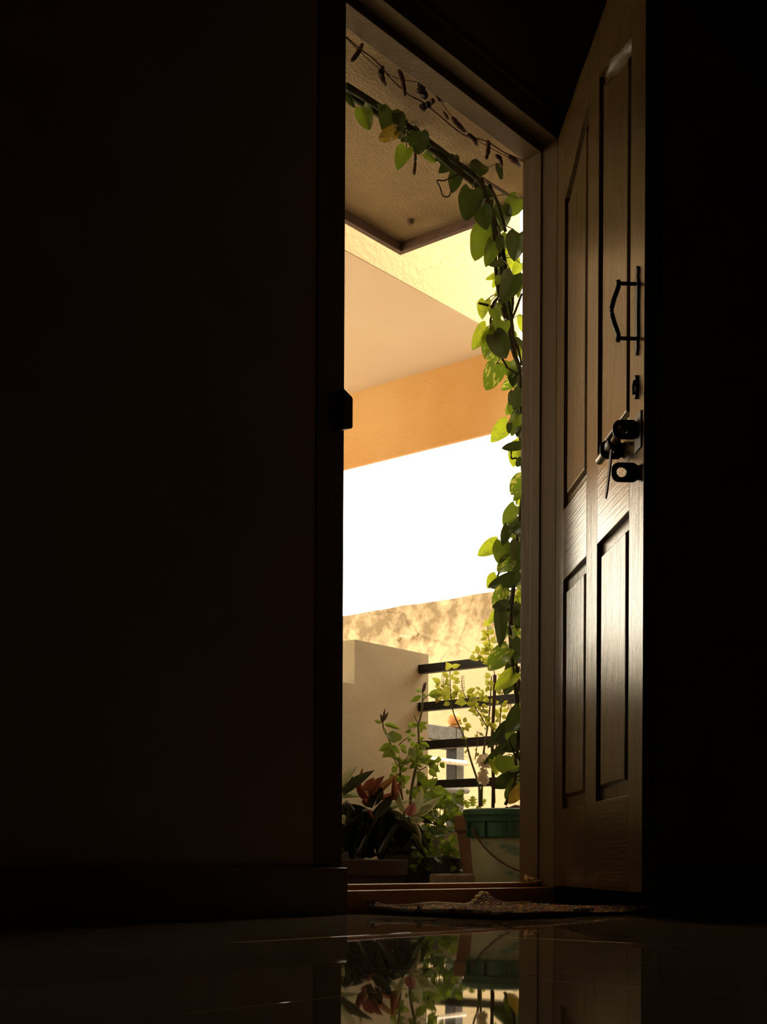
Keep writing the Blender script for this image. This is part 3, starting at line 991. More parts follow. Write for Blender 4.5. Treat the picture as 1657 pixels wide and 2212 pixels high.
PL = '''782 232 798 280 34 m|845 238 833 284 44 d|857 281 816 303 26 y|823 240 822 220 17 d|858 246 868 278 26 d|857 280 879 297 20 d|905 286 905 333 42 d|878 320 860 355 32 m|918 332 940 349 14 m|747 200 767 234 14 d|
982 346 954 366 28 d|1028 372 1050 342 38 d|987 374 978 412 28 d|1019 410 1008 474 46 d|1076 354 1084 389 13 d|1120 428 1094 466 38 m|1087 446 1078 499 38 d|1040 448 1051 494 36 d|1046 490 1027 562 44 e|1066 522 1054 571 29 m|1080 512 1080 546 17 d|1120 504 1110 559 42 d|1099 530 1094 570 24 l|1117 556 1092 582 22 l|1086 567 1056 573 13 d|1124 568 1108 600 20 l|
1076 592 1050 604 11 l|1077 596 1073 619 13 m|1108 594 1090 648 44 d|1081 627 1069 639 11 l|1049 650 1040 685 26 l|1056 656 1058 647 9 l|1081 666 1066 655 13 m|1066 667 1077 694 24 m|1087 667 1097 693 15 m|1107 649 1100 668 13 m|1086 694 1064 736 36 m|1066 722 1096 772 42 d|1052 707 1024 749 33 l|1060 720 1049 771 30 v|1074 752 1064 791 36 v|1073 786 1052 843 40 v|1122 814 1085 840 26 v|1131 682 1129 710 24 l|1118 747 1129 780 12 l|1124 840 1112 888 26 d|
1121 890 1105 900 14 d|1098 914 1063 950 33 l|1118 898 1106 938 24 m|1101 915 1099 936 12 d|1127 962 1083 968 18 d|1122 958 1108 1007 34 l|1133 1033 1103 1067 36 v|1132 1072 1114 1092 22 l|1114 1093 1087 1135 28 m|1130 1124 1097 1140 22 d|1130 1060 1112 1078 20 m|
1098 1136 1086 1178 21 d|1130 1135 1104 1152 22 d|1124 1143 1115 1162 14 l|1075 1172 1033 1199 30 l|1085 1171 1079 1218 34 m|1105 1208 1074 1234 30 v|1122 1172 1112 1238 38 d|1120 1246 1056 1268 30 d|1073 1244 1052 1269 24 l|1087 1273 1068 1310 28 v|1097 1304 1064 1311 20 d|1094 1298 1057 1347 24 l|1079 1316 1083 1396 27 d|1099 1308 1090 1334 16 m|1127 1273 1116 1292 14 l|1124 1306 1112 1352 34 d|1098 1353 1084 1382 17 v|1106 1356 1120 1388 25 v|1097 1400 1053 1448 40 v|1114 1453 1069 1489 31 l|1112 1456 1089 1502 27 d|1122 1392 1110 1427 24 d|
1124 1530 1095 1585 34 d|1092 1566 1056 1614 20 d|1090 1610 1047 1652 20 d|1124 1596 1091 1622 33 d|1090 1634 1084 1672 34 m|1064 1641 1074 1673 18 l|1126 1673 1060 1700 33 d|1124 1690 1092 1726 34 m|1126 1703 1098 1737 24 y|1126 1556 1117 1580 20 d|1126 1522 1117 1534 12 l|1120 1659 1096 1663 12 m|1126 1480 1112 1500 18 l|1110 1380 1124 1412 22 d|1126 1240 1112 1266 22 d|1126 990 1116 1010 14 d|1128 925 1115 945 18 d|1126 600 1118 640 16 m|1128 1330 1116 1362 20 d|1090 1190 1112 1214 22 d'''
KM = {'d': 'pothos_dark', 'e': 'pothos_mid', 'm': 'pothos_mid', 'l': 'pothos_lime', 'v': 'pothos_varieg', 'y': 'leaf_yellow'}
for e in PL.replace('\n', '').split('|'):
    bx, by, tx, ty, w, k = e.split()
    bx, by, tx, ty, w = map(float, (bx, by, tx, ty, w))
    yy = vy(by) + rnd.uniform(-0.07, 0.07) + (0.05 if k == 'l' else -0.02)
    b = aty(bx, by, yy)
    z = (b - CAMP).dot(FW)
    t = atz(tx, ty, z + rnd.uniform(-0.02, 0.025))
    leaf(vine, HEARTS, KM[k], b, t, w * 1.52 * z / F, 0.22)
    # petiole back to the nearest point of the main stem
    best = min(main, key=lambda q: (q[0] - bx) ** 2 + (q[1] - by) ** 2)
    q = aty(best[0], best[1], vy(best[1]))
    if (q - b).length > 0.025:
        mid = (q + b) * 0.5 + V((0, 0, 0.012))
        obj('petiole', tube(bmesh.new(), smoothpts([q, mid, b], 3), 0.0017, 5), 'green_stem', vine, True)

# inner foliage along the climbing stems
frnd = random.Random(21)
for k in range(64):
    i = frnd.randrange(1, len(main) - 2)
    f = frnd.random()
    px = main[i][0] + (main[i + 1][0] - main[i][0]) * f + frnd.uniform(-16, 12)
    py = main[i][1] + (main[i + 1][1] - main[i][1]) * f + frnd.uniform(-12, 12)
    if 1000 < py < 1110 and px < 1118:
        continue
    px = min(px, 1128)
    an = frnd.uniform(-0.9, 0.9)
    L = frnd.uniform(22, 40)
    yy = vy(py) + frnd.uniform(0.03, 0.10)
    b = aty(px, py, yy)
    z = (b - CAMP).dot(FW)
    t = atz(px + L * math.sin(an), py + L * math.cos(an), z + frnd.uniform(-0.02, 0.02))
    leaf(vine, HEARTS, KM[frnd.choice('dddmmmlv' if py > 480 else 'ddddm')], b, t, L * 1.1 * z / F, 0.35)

pole = obj('support_pole', tube(bmesh.new(), [aty(740, 186, YV + 0.03) + V((-0.25, 0, 0)), aty(848, 260, YV + 0.03), aty(1103, 426, YV + 0.03)], 0.0065, 10), 'pole_wood', None, True)
tag(pole, 'thin grey brown pole carrying the vine under the canopy', 'pole')

# ---------- dried garland on two strings at the door head
gar = thing('dried_garland', aty(940, 230, 0.14), 'dried brown garland of withered leaves strung across the door head', 'garland')
yg = lambda py: 0.14
stem(gar, [(735, 72), (748, 80), (775, 104), (812, 132), (845, 170), (880, 203), (915, 222), (940, 242), (985, 280), (1010, 295), (1050, 305), (1090, 330), (1138, 350)], 0.0018, 0.0018, 'dry_brown', yg, name='string')
stem(gar, [(735, 74), (750, 85), (770, 105), (800, 132), (822, 150), (860, 170), (900, 177), (912, 182), (945, 210), (975, 250), (1030, 302), (1100, 340), (1136, 350)], 0.001, 0.001, 'dry_brown', yg, name='string')
for e in '783 96 772 116 759 133 4|827 146 823 163 833 183 5|861 152 869 172 875 208 4.5|943 205 949 213 958 220 5|976 254 988 268 1004 284 4.5|1010 290 1022 300 1031 314 4|1054 305 1055 322 1050 344 4.5|1070 336 1080 343 1084 360 4|1098 337 1110 346 1123 359 5|958 242 964 250 968 258 2.5'.split('|'):
    q = list(map(float, e.split()))
    pts = smoothpts([aty(q[0], q[1], 0.136), aty(q[2], q[3], 0.13), aty(q[4], q[5], 0.136)], 4)
    rr = q[6] * 4.6 / F
    n = len(pts) - 1
    obj('withered_leaf', tube(bmesh.new(), pts, [rr * (0.45 + 0.55 * math.sin(math.pi * min(1, 0.12 + 0.85 * i / n))) * rnd.uniform(0.85, 1.15) for i in range(n + 1)], 7), 'dry_brown', gar, True)
for px, py, r in ((910, 196, 11), (917, 206, 9), (914, 232, 8), (924, 227, 8), (934, 219, 7), (908, 184, 7)):
    c = aty(px, py, 0.135)
    bm = bmesh.new()
    bmesh.ops.create_icosphere(bm, subdivisions=2, radius=r * 3.3 / F, matrix=Matrix.Translation(c))
    for v in bm.verts:
        v.co = c + (v.co - c) * rnd.uniform(0.6, 1.25)
    obj('withered_flower', bm, 'dry_black', gar)

# ---------- generic plant built from pixel lists at a given depth


def place_leaves(root, text, ox, oy, sc, z, meshes, mname, zj=0.06, wmul=1.1, tilt=0.5):
    for e in text.replace('\n', '').split('|'):
        q = e.split()
        m = mname
        if len(q) == 6:
            m = q[5]
        bx, by, tx, ty, w = [float(c) for c in q[:5]]
        zz_ = z + rnd.uniform(-zj, zj)
        b = atz(ox + bx * sc, oy + by * sc, zz_)
        t = atz(ox + (tx + 0.12 * (tx - bx)) * sc, oy + (ty + 0.12 * (ty - by)) * sc, zz_ + rnd.uniform(-0.02, 0.02))
        leaf(root, meshes, m, b, t, w * sc * wmul * zz_ / F, tilt)


def zstem(root, pix, r0, r1, m, z0, z1=None, k=4, name='stem'):
    z1 = z0 if z1 is None else z1
    n = len(pix) - 1
    pts = smoothpts([atz(p[0], p[1], z0 + (z1 - z0) * i / n) for i, p in enumerate(pix)], k)
    L = len(pts) - 1
    return obj(name, tube(bmesh.new(), pts, [r0 + (r1 - r0) * i / L for i in range(L + 1)], 6), m, root, True)


# tall leafy shrub in the middle
ZS = 5.10
base_s = V((PMX, PMY, 0.205))
shrub = thing('flowering_shrub', base_s, 'upright green shrub with toothed leaves and dry flower spikes before the parapet', 'shrub')
C = lambda l: [(800 + a * 0.1266, 1480 + b * 0.1266) for a, b in l]
zstem(shrub, [(890, 1790), (887, 1733), (891, 1695), (899, 1655), (905, 1607), (904, 1569), (911, 1537), (913, 1512), (913, 1495)], 0.0075, 0.0025, 'green_stem', 5.16, ZS)
zstem(shrub, [(878, 1790), (867, 1708), (865, 1667), (863, 1648), (849, 1626), (843, 1604), (830, 1576), (827, 1561), (827, 1546)], 0.005, 0.0025, 'green_stem', 5.16, ZS)
for br_ in ([(510, 1440), (640, 1220), (800, 1000)], [(490, 1020), (560, 950), (640, 900)], [(780, 1490), (870, 1440), (960, 1390)], [(870, 1900), (960, 1750), (1080, 1560), (1130, 1480), (1160, 1300)], [(820, 680), (780, 580), (740, 500)], [(880, 270), (980, 170)], [(500, 1330), (420, 1230), (390, 1150)], [(720, 2050), (850, 1950), (1000, 1850), (1100, 1760)], [(540, 1440), (440, 1330), (400, 1230)]):
    zstem(shrub, C(br_), 0.0028, 0.0018, 'green_stem', ZS)
SL = '''200 640 70 600 45|230 660 500 740 60|400 990 390 780 200|400 980 380 810 90 pothos_dark|370 1030 170 1110 110|385 1100 225 1215 120|400 1030 490 1160 70|500 1030 620 1060 50|520 1080 625 1165 60|640 1180 760 1110 130|690 1240 790 1190 120|850 1180 885 1095 75|820 700 650 650 65|830 680 965 640 55|840 700 960 715 35|700 740 640 690 60|700 790 600 800 60|700 830 765 860 60|690 860 620 880 50|860 990 1005 1050 70|850 1020 940 1095 70|870 180 690 290 65|880 110 765 80 45|890 150 945 205 40|985 170 1310 125 110|1170 180 1130 290 85 leaf_yellow|480 1320 700 1300 70|500 1370 380 1400 70|450 1400 370 1490 75|560 1540 620 1660 150|420 1550 330 1600 100|460 1540 480 1600 60|930 1250 1035 1215 85|880 1270 960 1330 80|990 1350 1175 1465 100|1010 1420 1125 1560 85|960 1340 1115 1300 70|1150 1330 1160 1215 85|1190 1320 1265 1410 70|850 1560 990 1690 110|980 1740 1130 1600 110|1000 1700 1070 1730 70|1090 1740 1290 1860 110|870 1480 820 1610 110|600 1830 660 1810 70|920 1900 1045 2025 110|780 1780 935 1830 90|760 1800 860 1870 90|1000 1850 1100 1900 120|1040 1900 1200 1960 110|1050 1880 1010 1990 100|1150 1950 1290 1990 90|400 1160 340 1230 60|470 1230 510 1290 50|380 1330 360 1360 40|640 900 700 960 60|720 960 740 1060 70|760 1000 820 1120 80|800 1120 720 1250 100|830 1260 900 1330 70|820 960 880 940 60|240 760 270 800 40|600 1600 560 1700 70|520 1700 590 1760 60'''
place_leaves(shrub, SL, 800, 1480, 0.1266, ZS, OVATES, 'shrub_leaf', 0.07, 1.45, 0.4)
srnd = random.Random(5)
for k in range(46):
    ps = srnd.choice([[(887, 1733), (899, 1655)], [(899, 1655), (905, 1607)], [(867, 1708), (863, 1648)], [(863, 1648), (843, 1604)], [(905, 1640), (935, 1655)], [(905, 1607), (904, 1569)], [(915, 1715), (940, 1680)]])
    f = srnd.random()
    px, py = ps[0][0] + (ps[1][0] - ps[0][0]) * f, ps[0][1] + (ps[1][1] - ps[0][1]) * f
    an = srnd.choice((-1, 1)) * srnd.uniform(0.9, 2.3)
    L = srnd.uniform(12, 22)
    zz_ = ZS + srnd.uniform(-0.06, 0.06)
    leaf(shrub, OVATES, 'shrub_leaf', atz(px, py, zz_), atz(px + L * math.sin(an), py - L * math.cos(an), zz_), L * 0.5 * zz_ / F, 0.5)
for (x0, y0), (x1, y1) in (((827, 1562), (822, 1541)), ((827, 1560), (832, 1530)), ((828, 1558), (839, 1538)), ((913, 1497), (917, 1474)), ((913, 1497), (921, 1472))):
    a, b = atz(x0, y0, ZS), atz(x1, y1, ZS)
    obj('flower_spike', tube(bmesh.new(), [a, a.lerp(b, 0.3), a.lerp(b, 0.7), b], [0.002, 0.0065, 0.005, 0.001], 6), 'bark', shrub, True)

# basil in the bucket
ZB = 4.58
basil = thing('basil_plant', (BX, BY - 0.02, 0.30), 'slender pale green basil plant growing out of the bucket', 'basil')
for pix, a, b in (([(1036, 1742), (1035, 1697), (1029, 1678), (1016, 1638), (1008, 1607), (1000, 1586), (984, 1551), (977, 1527), (973, 1488), (972, 1444)], 0.0048, 0.0016),
                  ([(978, 1534), (962, 1500), (957, 1470)], 0.002, 0.0012), ([(1040, 1742), (1041, 1700), (1043, 1650), (1045, 1622), (1053, 1573), (1058, 1533), (1061, 1480), (1062, 1460)], 0.005, 0.0018),
                  ([(1053, 1573), (1033, 1538), (1006, 1506), (998, 1478), (998, 1462)], 0.0024, 0.001), ([(1054, 1541), (1035, 1519), (1026, 1505)], 0.002, 0.0012),
                  ([(1069, 1735), (1068, 1640), (1078, 1583), (1085, 1494)], 0.003, 0.002), ([(1073, 1480), (1062, 1420), (1056, 1380), (1052, 1345)], 0.002, 0.001),
                  ([(1064, 1432), (1046, 1424), (1030, 1410)], 0.0014, 0.001), ([(1058, 1600), (1045, 1590), (1030, 1580)], 0.0014, 0.001),
                  ([(1026, 1640), (1032, 1600), (1030, 1580)], 0.002, 0.001)):
    zstem(basil, pix, a, b, 'green_stem', ZB)
BL = '''385 340 345 250 95|420 312 548 275 58|440 400 545 412 52|380 465 285 428 52|430 515 428 430 52|450 512 515 488 28|240 572 112 488 64|215 622 168 568 46|232 652 155 620 46|290 702 352 640 64|440 560 565 538 42|352 572 340 488 46|440 620 545 682 48|450 690 502 802 64|530 762 592 792 56|650 722 805 658 64|668 742 742 812 64|892 680 808 638 38|880 732 808 720 42|900 722 935 680 46|700 832 755 892 74|642 852 478 900 84|600 862 575 942 64|760 932 772 994 46|910 922 1002 962 44|862 1062 765 1084 34|850 1062 826 1124 44|880 1042 942 1000 44|890 1052 942 1102 40|930 1182 876 1150 54|895 1240 945 1235 60|1050 482 980 408 54|1040 482 955 460 40|1036 602 1006 530 56|1082 622 1058 520 60|1180 450 1205 425 44|1010 690 966 680 50|1150 722 1234 698 66|560 1202 520 1172 44|618 1212 645 1128 56|632 1232 745 1284 54|640 1272 694 1354 56|602 1282 588 1362 50|590 1232 548 1222 34|620 1442 578 1474 38|642 1442 664 1482 36|790 1424 845 1420 40|880 1420 920 1380 50|1012 1102 985 1172 66|985 1200 1040 1250 60|1200 962 1244 1044 50|1155 1140 1205 1060 78|1140 1160 1190 1200 60|1060 1240 1020 1260 50|960 1330 985 1300 40|300 640 250 600 50|330 600 380 560 60|560 740 590 700 50|480 640 440 600 50|800 800 770 860 50|830 780 800 740 40|980 640 1040 680 60|1060 680 1110 640 60|1260 1340 1300 1370 60|1230 1350 1250 1390 50|1180 900 1150 860 40|930 1000 960 1050 40|640 1680 690 1660 30|660 1700 620 1690 26|830 1660 800 1640 30|840 1700 830 1760 44'''
place_leaves(basil, BL, 920, 1400, 0.1328, ZB, OVATES, 'basil_leaf', 0.07, 1.5, 0.4)
BL2 = '''1060 1392 1043 1388 15|1058 1396 1048 1406 13|1034 1412 1030 1396 9|1026 1411 1021 1408 6|1047 1410 1042 1400 9|1026 1418 1014 1424 11|1030 1420 1032 1428 10|1040 1415 1036 1424 11|1052 1412 1048 1402 11|1056 1402 1066 1395 12|1062 1410 1070 1402 12|1066 1390 1074 1382 12|1056 1376 1044 1370 14|1056 1372 1062 1360 12|1053 1352 1050 1340 14|1060 1386 1068 1380 12|1050 1420 1040 1428 10|1058 1420 1054 1432 10|1068 1412 1078 1404 12|1074 1398 1082 1404 10|1046 1365 1052 1378 10|1054 1360 1064 1352 12|1064 1424 1072 1418 10'''
place_leaves(basil, BL2, 0, 0, 1.0, ZB + 0.03, OVATES, 'basil_leaf', 0.05, 1.35, 0.4)
brnd = random.Random(9)
for k in range(90):
    ps = brnd.choice([[(973, 1500), (972, 1448)], [(962, 1510), (957, 1480)], [(975, 1520), (962, 1500)], [(1033, 1538), (1006, 1506)], [(1053, 1573), (1033, 1538)], [(1035, 1519), (1022, 1500)], [(1058, 1533), (1061, 1480)], [(1078, 1583), (1085, 1500)], [(1066, 1430), (1054, 1360)], [(1064, 1432), (1030, 1412)]])
    f = brnd.random()
    px, py = ps[0][0] + (ps[1][0] - ps[0][0]) * f, ps[0][1] + (ps[1][1] - ps[0][1]) * f
    an = brnd.choice((-1, 1)) * brnd.uniform(0.4, 2.2)
    L = brnd.uniform(10, 18)
    zz_ = ZB + brnd.uniform(-0.06, 0.06)
    o2 = brnd.uniform(2, 8)
    leaf(basil, OVATES, 'basil_leaf', atz(px + o2 * math.sin(an), py - o2 * math.cos(an), zz_), atz(px + (o2 + L) * math.sin(an), py - (o2 + L) * math.cos(an), zz_), L * 0.62 * zz_ / F, 0.4)
for x, y0, y1 in ((957, 1485, 1460), (1000, 1492, 1462), (1120, 1452, 1440), (1101, 1532, 1518)):
    for k in range(7):
        py = y0 + (y1 - y0) * k / 6
        for s in (-1, 1):
            a = atz(x, py, ZB)
            b = atz(x + s * (5 - 0.4 * k), py - 2, ZB)
            obj('seed_whorl', tube(bmesh.new(), [a, b], [0.0005, 0.0016], 5), 'dry_brown', basil)
stk = obj('plant_stake', tube(bmesh.new(), [atz(1065, 1745, ZB - 0.03), atz(1066, 1690, ZB - 0.03), atz(1063, 1600, ZB - 0.03), atz(1068, 1500, ZB - 0.03), atz(1069, 1458, ZB - 0.03)], [0.0062, 0.006, 0.0058, 0.0058, 0.0066], 8), 'bark', None, True)
tag(stk, 'straight brown stick staking the basil in the bucket', 'stake')

# string of white flowers hanging on the basil
jg = thing('flower_string', atz(1044, 1655, ZB - 0.06), 'hanging string of white jasmine flowers beside the basil stake', 'garland')
zstem(jg, [(1048, 1600), (1047, 1625), (1044, 1655), (1042, 1690)], 0.0015, 0.0015, 'green_stem', ZB - 0.06, name='string')
for k in range(70):
    t = rnd.random()
    py = 1628 + t * 62
    px = 1044 + rnd.uniform(-13, 13) * (1 - 0.35 * t)
    zz_ = ZB - 0.06 + rnd.uniform(-0.02, 0.02)
    b = atz(1044, py - 3, ZB - 0.06)
    tpt = atz(px + (px - 1044) * 0.3, py + rnd.uniform(-2, 7), zz_)
    leaf(jg, OVATES, 'petal_white', b.lerp(tpt, 0.15), tpt + (tpt - b) * 0.25, rnd.uniform(0.014, 0.022), 0.6, name='petal')

# lobed low foliage
chr_ = thing('chrysanthemum_plant', (PCX, PCY, 0.13), 'low bushy plant with deeply lobed green leaves left of the terracotta pot', 'plant')
for k in range(9):
    x1 = 905 + k * 12 + rnd.uniform(-4, 4)
    zstem(chr_, [(950, 1790), (945 + (x1 - 945) * 0.5, 1765), (x1, 1715 + abs(k - 3) * 6)], 0.0025, 0.0012, 'green_stem', 4.98)
CL = '1022 1744 1021 1719 19 chrys_l|1036 1741 1049 1727 16 chrys_l|1012 1746 1004 1728 16 chrys_l|1002 1742 992 1722 18|990 1738 978 1716 22|976 1736 962 1712 24|962 1728 948 1706 22|948 1722 930 1704 22|984 1726 1000 1720 18|1028 1746 1040 1742 12 chrys_l'
leafmat('chrys_l', (0.13, 0.21, 0.025), (0.17, 0.24, 0.03), 0.55, (0.5, 0.6, 0.04))
place_leaves(chr_, CL, 0, 0, 1.0, 4.95, LOBED, 'chrys_leaf', 0.04, 1.2, 0.5)
for k in range(230):
    px = rnd.uniform(900, 990)
    py = rnd.uniform(1716, 1880)
    an = rnd.uniform(-2.6, 2.6)
    L = rnd.uniform(16, 28)
    zz_ = 4.97 + rnd.uniform(-0.09, 0.09)
    b = atz(px, py, zz_)
    t = atz(px + L * math.sin(an), py - L * math.cos(an) * 0.7, zz_ - rnd.uniform(0, 0.03))
    leaf(chr_, LOBED, 'chrys_leaf', b, t, L * 0.85 * zz_ / F, 0.8)

# boat lilies
ZL = 4.80
lily = thing('boat_lily', (PBX, PBY, 0.15), 'clump of boat lily with long silvery and dark red blades by the doorway', 'plant')
for px, py, r in ((881, 1768, 0.014), (792, 1752, 0.018), (745, 1735, 0.016), (845, 1745, 0.012)):
    a = V((PBX + rnd.uniform(-0.06, 0.06), PBY + rnd.uniform(-0.06, 0.06), 0.14))
    b = atz(px, py, ZL)
    obj('stalk', tube(bmesh.new(), smoothpts([a, a.lerp(b, 0.5) + V((0, 0, 0.03)), b], 4), r, 8), 'lily_dark', lily, True)
LL = '''889 1757 911 1707 18 lily_silver|884 1763 947 1727 21 lily_silver|888 1758 934 1741 12 lily_silver|877 1752 855 1697 13 lily_silver|832 1749 882 1730 13 lily_silver|875 1768 840 1775 9 lily_silver|881 1768 906 1831 17 lily_silver|888 1770 927 1837 12 lily_green|893 1806 921 1853 10 lily_green|888 1771 914 1771 15 lily_silver|
736 1704 768 1659 17 lily_silver|740 1714 801 1667 19 lily_green|735 1718 770 1712 8 lily_silver|735 1724 810 1717 11 lily_silver|797 1724 773 1688 17 lily_red|797 1718 827 1679 15 lily_red|788 1708 807 1682 13 lily_red|801 1730 855 1676 14 lily_rust|850 1728 851 1682 13 lily_red|814 1728 863 1714 10 lily_red|800 1745 817 1698 16 lily_green|806 1762 847 1720 20 lily_green|792 1754 812 1768 12 lily_red|783 1728 800 1742 14 lily_red|757 1765 759 1803 12 lily_green|786 1773 781 1803 16 lily_green|735 1764 749 1783 16 lily_silver|818 1700 812 1738 12 lily_green|856 1726 862 1692 10 lily_red|772 1700 760 1676 8 lily_green|826 1752 842 1784 12 lily_dark|838 1770 838 1812 14 lily_dark|742 1690 752 1662 5 lily_silver|775 1690 783 1660 6 lily_rust'''
for q in ((882, 1763, 896, 1732, 19, -0.075), (880, 1762, 889, 1737, 15, -0.065)):
    leaf(lily, OVATES, 'lily_pink', atz(q[0], q[1], ZL + q[5]), atz(q[2], q[3], ZL + q[5]), q[4] * 1.2 * ZL / F, 0.1, name='bract')
leafmat('lily_rust', (0.19, 0.10, 0.03), (0.15, 0.06, 0.03), 0.25, (0.4, 0.2, 0.05), stretch=(2.0, 0.15, 1))
place_leaves(lily, LL, 0, 0, 1.0, ZL, LANCES, 'lily_green', 0.035, 1.15, 0.5)
for k in range(150):
    cxp, cyp = rnd.choice([(881, 1772), (792, 1760), (750, 1745), (840, 1760), (820, 1790), (770, 1790)])
    an = rnd.uniform(-1.9, 1.9)
    L = rnd.uniform(40, 85)
    bx, by = cxp + rnd.uniform(-12, 12), cyp + rnd.uniform(-5, 12)
    tx, ty = bx + L * math.sin(an) * 0.75, by + L * abs(math.cos(an)) * 0.9 + 8
    tx = min(tx, 945)
    ty = min(ty, 1880)
    zz_ = ZL + 0.05 + rnd.uniform(-0.06, 0.08)
    leaf(lily, LANCES, 'lily_dark' if k % 3 else 'lily_green', atz(bx, by, zz_), atz(tx, ty, zz_ + rnd.uniform(-0.05, 0.03)), rnd.uniform(0.016, 0.024), 0.6)

# ================================================================== SMALL THINGS
# fallen blossom on the sill at the foot of the jamb
def atx(px, py, x):
    r = ray(px, py)
    return CAMP + r * ((x - CAMP.x) / r.x)


fb = atx(1143, 1899, 0.828)
fbz = 0.065
bl = thing('fallen_blossom', (fb.x, fb.y, fbz), 'withered cream blossom lying on the sill at the foot of the jamb', 'flower')
for k in range(15):
    a = k * 2.4
    e = rnd.uniform(0.1, 1.2)
    L = rnd.uniform(0.014, 0.024)
    b = V((fb.x, fb.y, fbz + 0.004))
    leaf(bl, LANCES, 'petal_white', b, b + V((math.cos(a) * math.cos(e), math.sin(a) * math.cos(e), math.sin(e))) * L, 0.006, 0.5, name='petal')
fb2 = atx(1157, 1901, 0.834)
bl2 = thing('fallen_petals', (fb2.x, fb2.y, fbz), 'loose curled cream petals on the sill right of the blossom', 'petals')
for k in range(5):
    b = V((fb2.x + rnd.uniform(-0.01, 0.012), fb2.y + rnd.uniform(-0.006, 0.006), fbz + 0.001))
    a = rnd.uniform(0, 6)
    leaf(bl2, LANCES, 'petal_white', b, b + V((math.cos(a) * 0.014, math.sin(a) * 0.010, 0.006)), 0.004, 0.4, name='petal')

# door mat: rumpled rag weave, lifted fold at the back edge
MA, MB, MC, MD = V((0.035, -0.035, 0)), V((-0.035, -0.44, 0)), V((0.62, -0.47, 0)), V((0.68, -0.045, 0))


def matz(u, v):
    # u: 0..1 left to right, v: 0..1 front to back
    z = 0.010 + 0.004 * math.sin(7 * u + 3 * v) * math.sin(5 * v + 1)
    z += 0.010 * math.exp(-(u / 0.07) ** 2) * (0.4 + 0.6 * v)
    z += 0.030 * math.exp(-((u - 0.665) / 0.055) ** 2) * max(0, (v - 0.70) / 0.30) ** 1.1
    z += 0.005 * math.exp(-((u - 0.36) / 0.12) ** 2) * max(0, (v - 0.8) / 0.2)
    return z


def matp(u, v, dz=0.0):
    p = MB.lerp(MC, u).lerp(MA.lerp(MD, u), v)
    return V((p.x, p.y, matz(u, v) + dz))


dm = thing('door_mat', (0.3, -0.25, 0), 'rumpled multicoloured woven rag mat on the floor before the threshold', 'mat')
bm = bmesh.new()
nu, nv = 60, 26
top = [[bm.verts.new(matp(i / nu, j / nv)) for j in range(nv + 1)] for i in range(nu + 1)]
bot = [[bm.verts.new(V((matp(i / nu, j / nv).x, matp(i / nu, j / nv).y, max(0.0006, matz(i / nu, j / nv) - 0.010)))) for j in range(nv + 1)] for i in range(nu + 1)]
for i in range(nu):
    for j in range(nv):
        bm.faces.new((top[i][j], top[i + 1][j], top[i + 1][j + 1], top[i][j + 1]))
        bm.faces.new((bot[i][j], bot[i][j + 1], bot[i + 1][j + 1], bot[i + 1][j]))
for i in range(nu):
    bm.faces.new((top[i][0], bot[i][0], bot[i + 1][0], top[i + 1][0]))
    bm.faces.new((top[i][nv], top[i + 1][nv], bot[i + 1][nv], bot[i][nv]))
for j in range(nv):
    bm.faces.new((top[0][j], top[0][j + 1], bot[0][j + 1], bot[0][j]))
    bm.faces.new((top[nu][j], bot[nu][j], bot[nu][j + 1], top[nu][j + 1]))
obj('backing', bm, 'mat_base', dm)
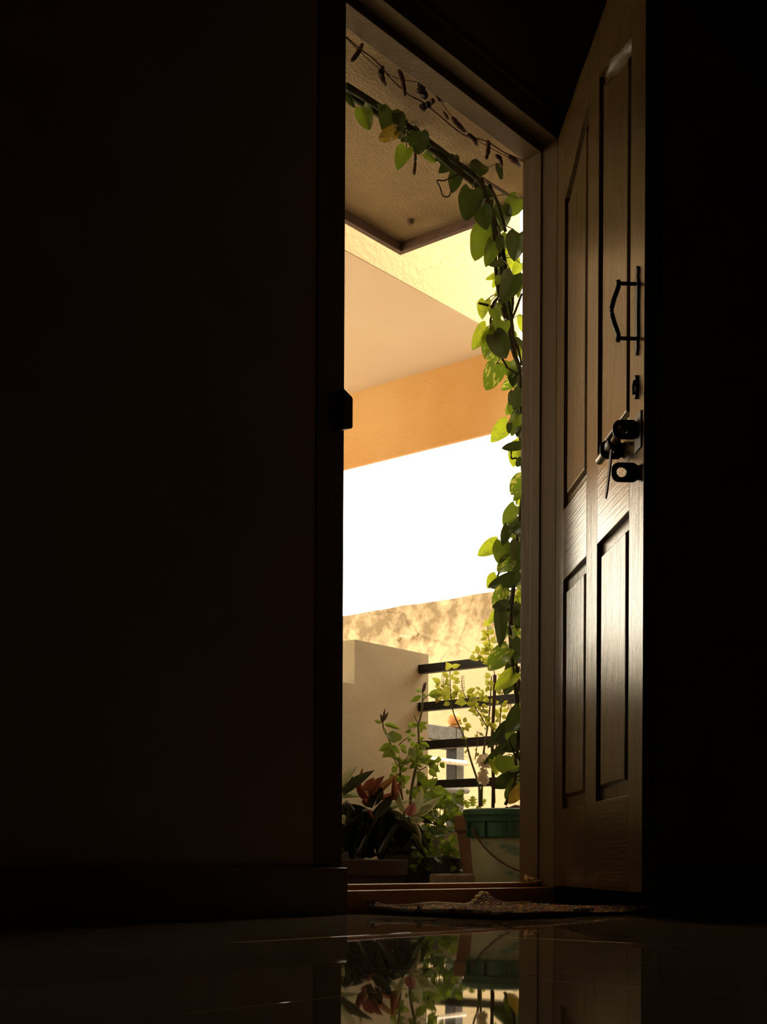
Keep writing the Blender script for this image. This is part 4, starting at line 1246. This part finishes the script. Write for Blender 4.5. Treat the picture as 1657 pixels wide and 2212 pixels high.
# yarn stitches: short lozenges in rows, one part for each colour
sb = [bmesh.new() for _ in range(6)]
rows_, cols_ = 40, 44
for i in range(rows_):
    for j in range(cols_):
        u = (j + 0.5 * (i % 2) + rnd.uniform(-0.1, 0.1)) / cols_
        v = (i + 0.5) / rows_
        if u > 0.985:
            continue
        b = sb[rnd.choice([0, 0, 0, 1, 1, 2, 2, 3, 4, 5, 5])]
        p0, p1 = matp(u, v, 0.0005), matp(min(1, u + 0.022), v, 0.0005)
        mdl = (p0 + p1) / 2 + V((0, 0, 0.0035))
        c = V((0, 0.0048, 0))
        vs = [b.verts.new(q) for q in (p0, mdl - c - V((0, 0, 0.002)), p1, mdl + c - V((0, 0, 0.002)), mdl)]
        for q in ((0, 1, 4), (1, 2, 4), (2, 3, 4), (3, 0, 4)):
            b.faces.new([vs[w] for w in q])
for i, b in enumerate(sb):
    o = obj('stitches', b, 'yarn_%d' % i, dm)
    o['kind'] = 'stuff'
# looped cream edging along the back, rolled edge on the left
for k in range(40):
    u = 0.02 + k * 0.0245
    p = matp(min(u, 1.0), 1.0)
    bright = 0.28 < u < 0.70
    bm = bmesh.new()
    bmesh.ops.create_uvsphere(bm, u_segments=8, v_segments=6, radius=1, matrix=Matrix.Translation(p + V((0, -0.004, 0.002))) @ Matrix.Diagonal((0.0075, 0.012, 0.0065, 1)))
    obj('edge_loop', bm, 'cream_yarn' if bright else 'yarn_0', dm, True)
for k in range(16):
    v = 0.03 + k * 0.062
    p = matp(0.0, min(v, 1.0))
    bm = bmesh.new()
    bmesh.ops.create_uvsphere(bm, u_segments=8, v_segments=6, radius=1, matrix=Matrix.Translation(p + V((0.0, 0, -0.002))) @ Matrix.Diagonal((0.007, 0.014, 0.005, 1)))
    obj('edge_loop', bm, 'yarn_%d' % (0, 5, 0, 3)[k % 4], dm, True)
for u, v, s, n in ((0.0, 0.60, 0.016, 6), (0.42, 0.0, 0.011, 16), (0.48, 0.02, 0.014, 18), (0.0, 0.97, 0.018, 6), (0.85, 0.0, 0.008, 14)):
    c = matp(u, v)
    bm = bmesh.new()
    for k in range(n):
        a = c + V((rnd.uniform(-0.016, 0.016) * (n / 10), rnd.uniform(-0.008, 0.008), -0.004))
        tube(bm, [a, a + V((rnd.uniform(-0.5, 0.5), rnd.uniform(-0.5, 0.3), 0.9)) * s], [0.002, 0.0012], 4)
    obj('tuft', bm, 'mat_base', dm)

for o in bpy.data.objects:
    if '_w' in o:
        del o['_w']
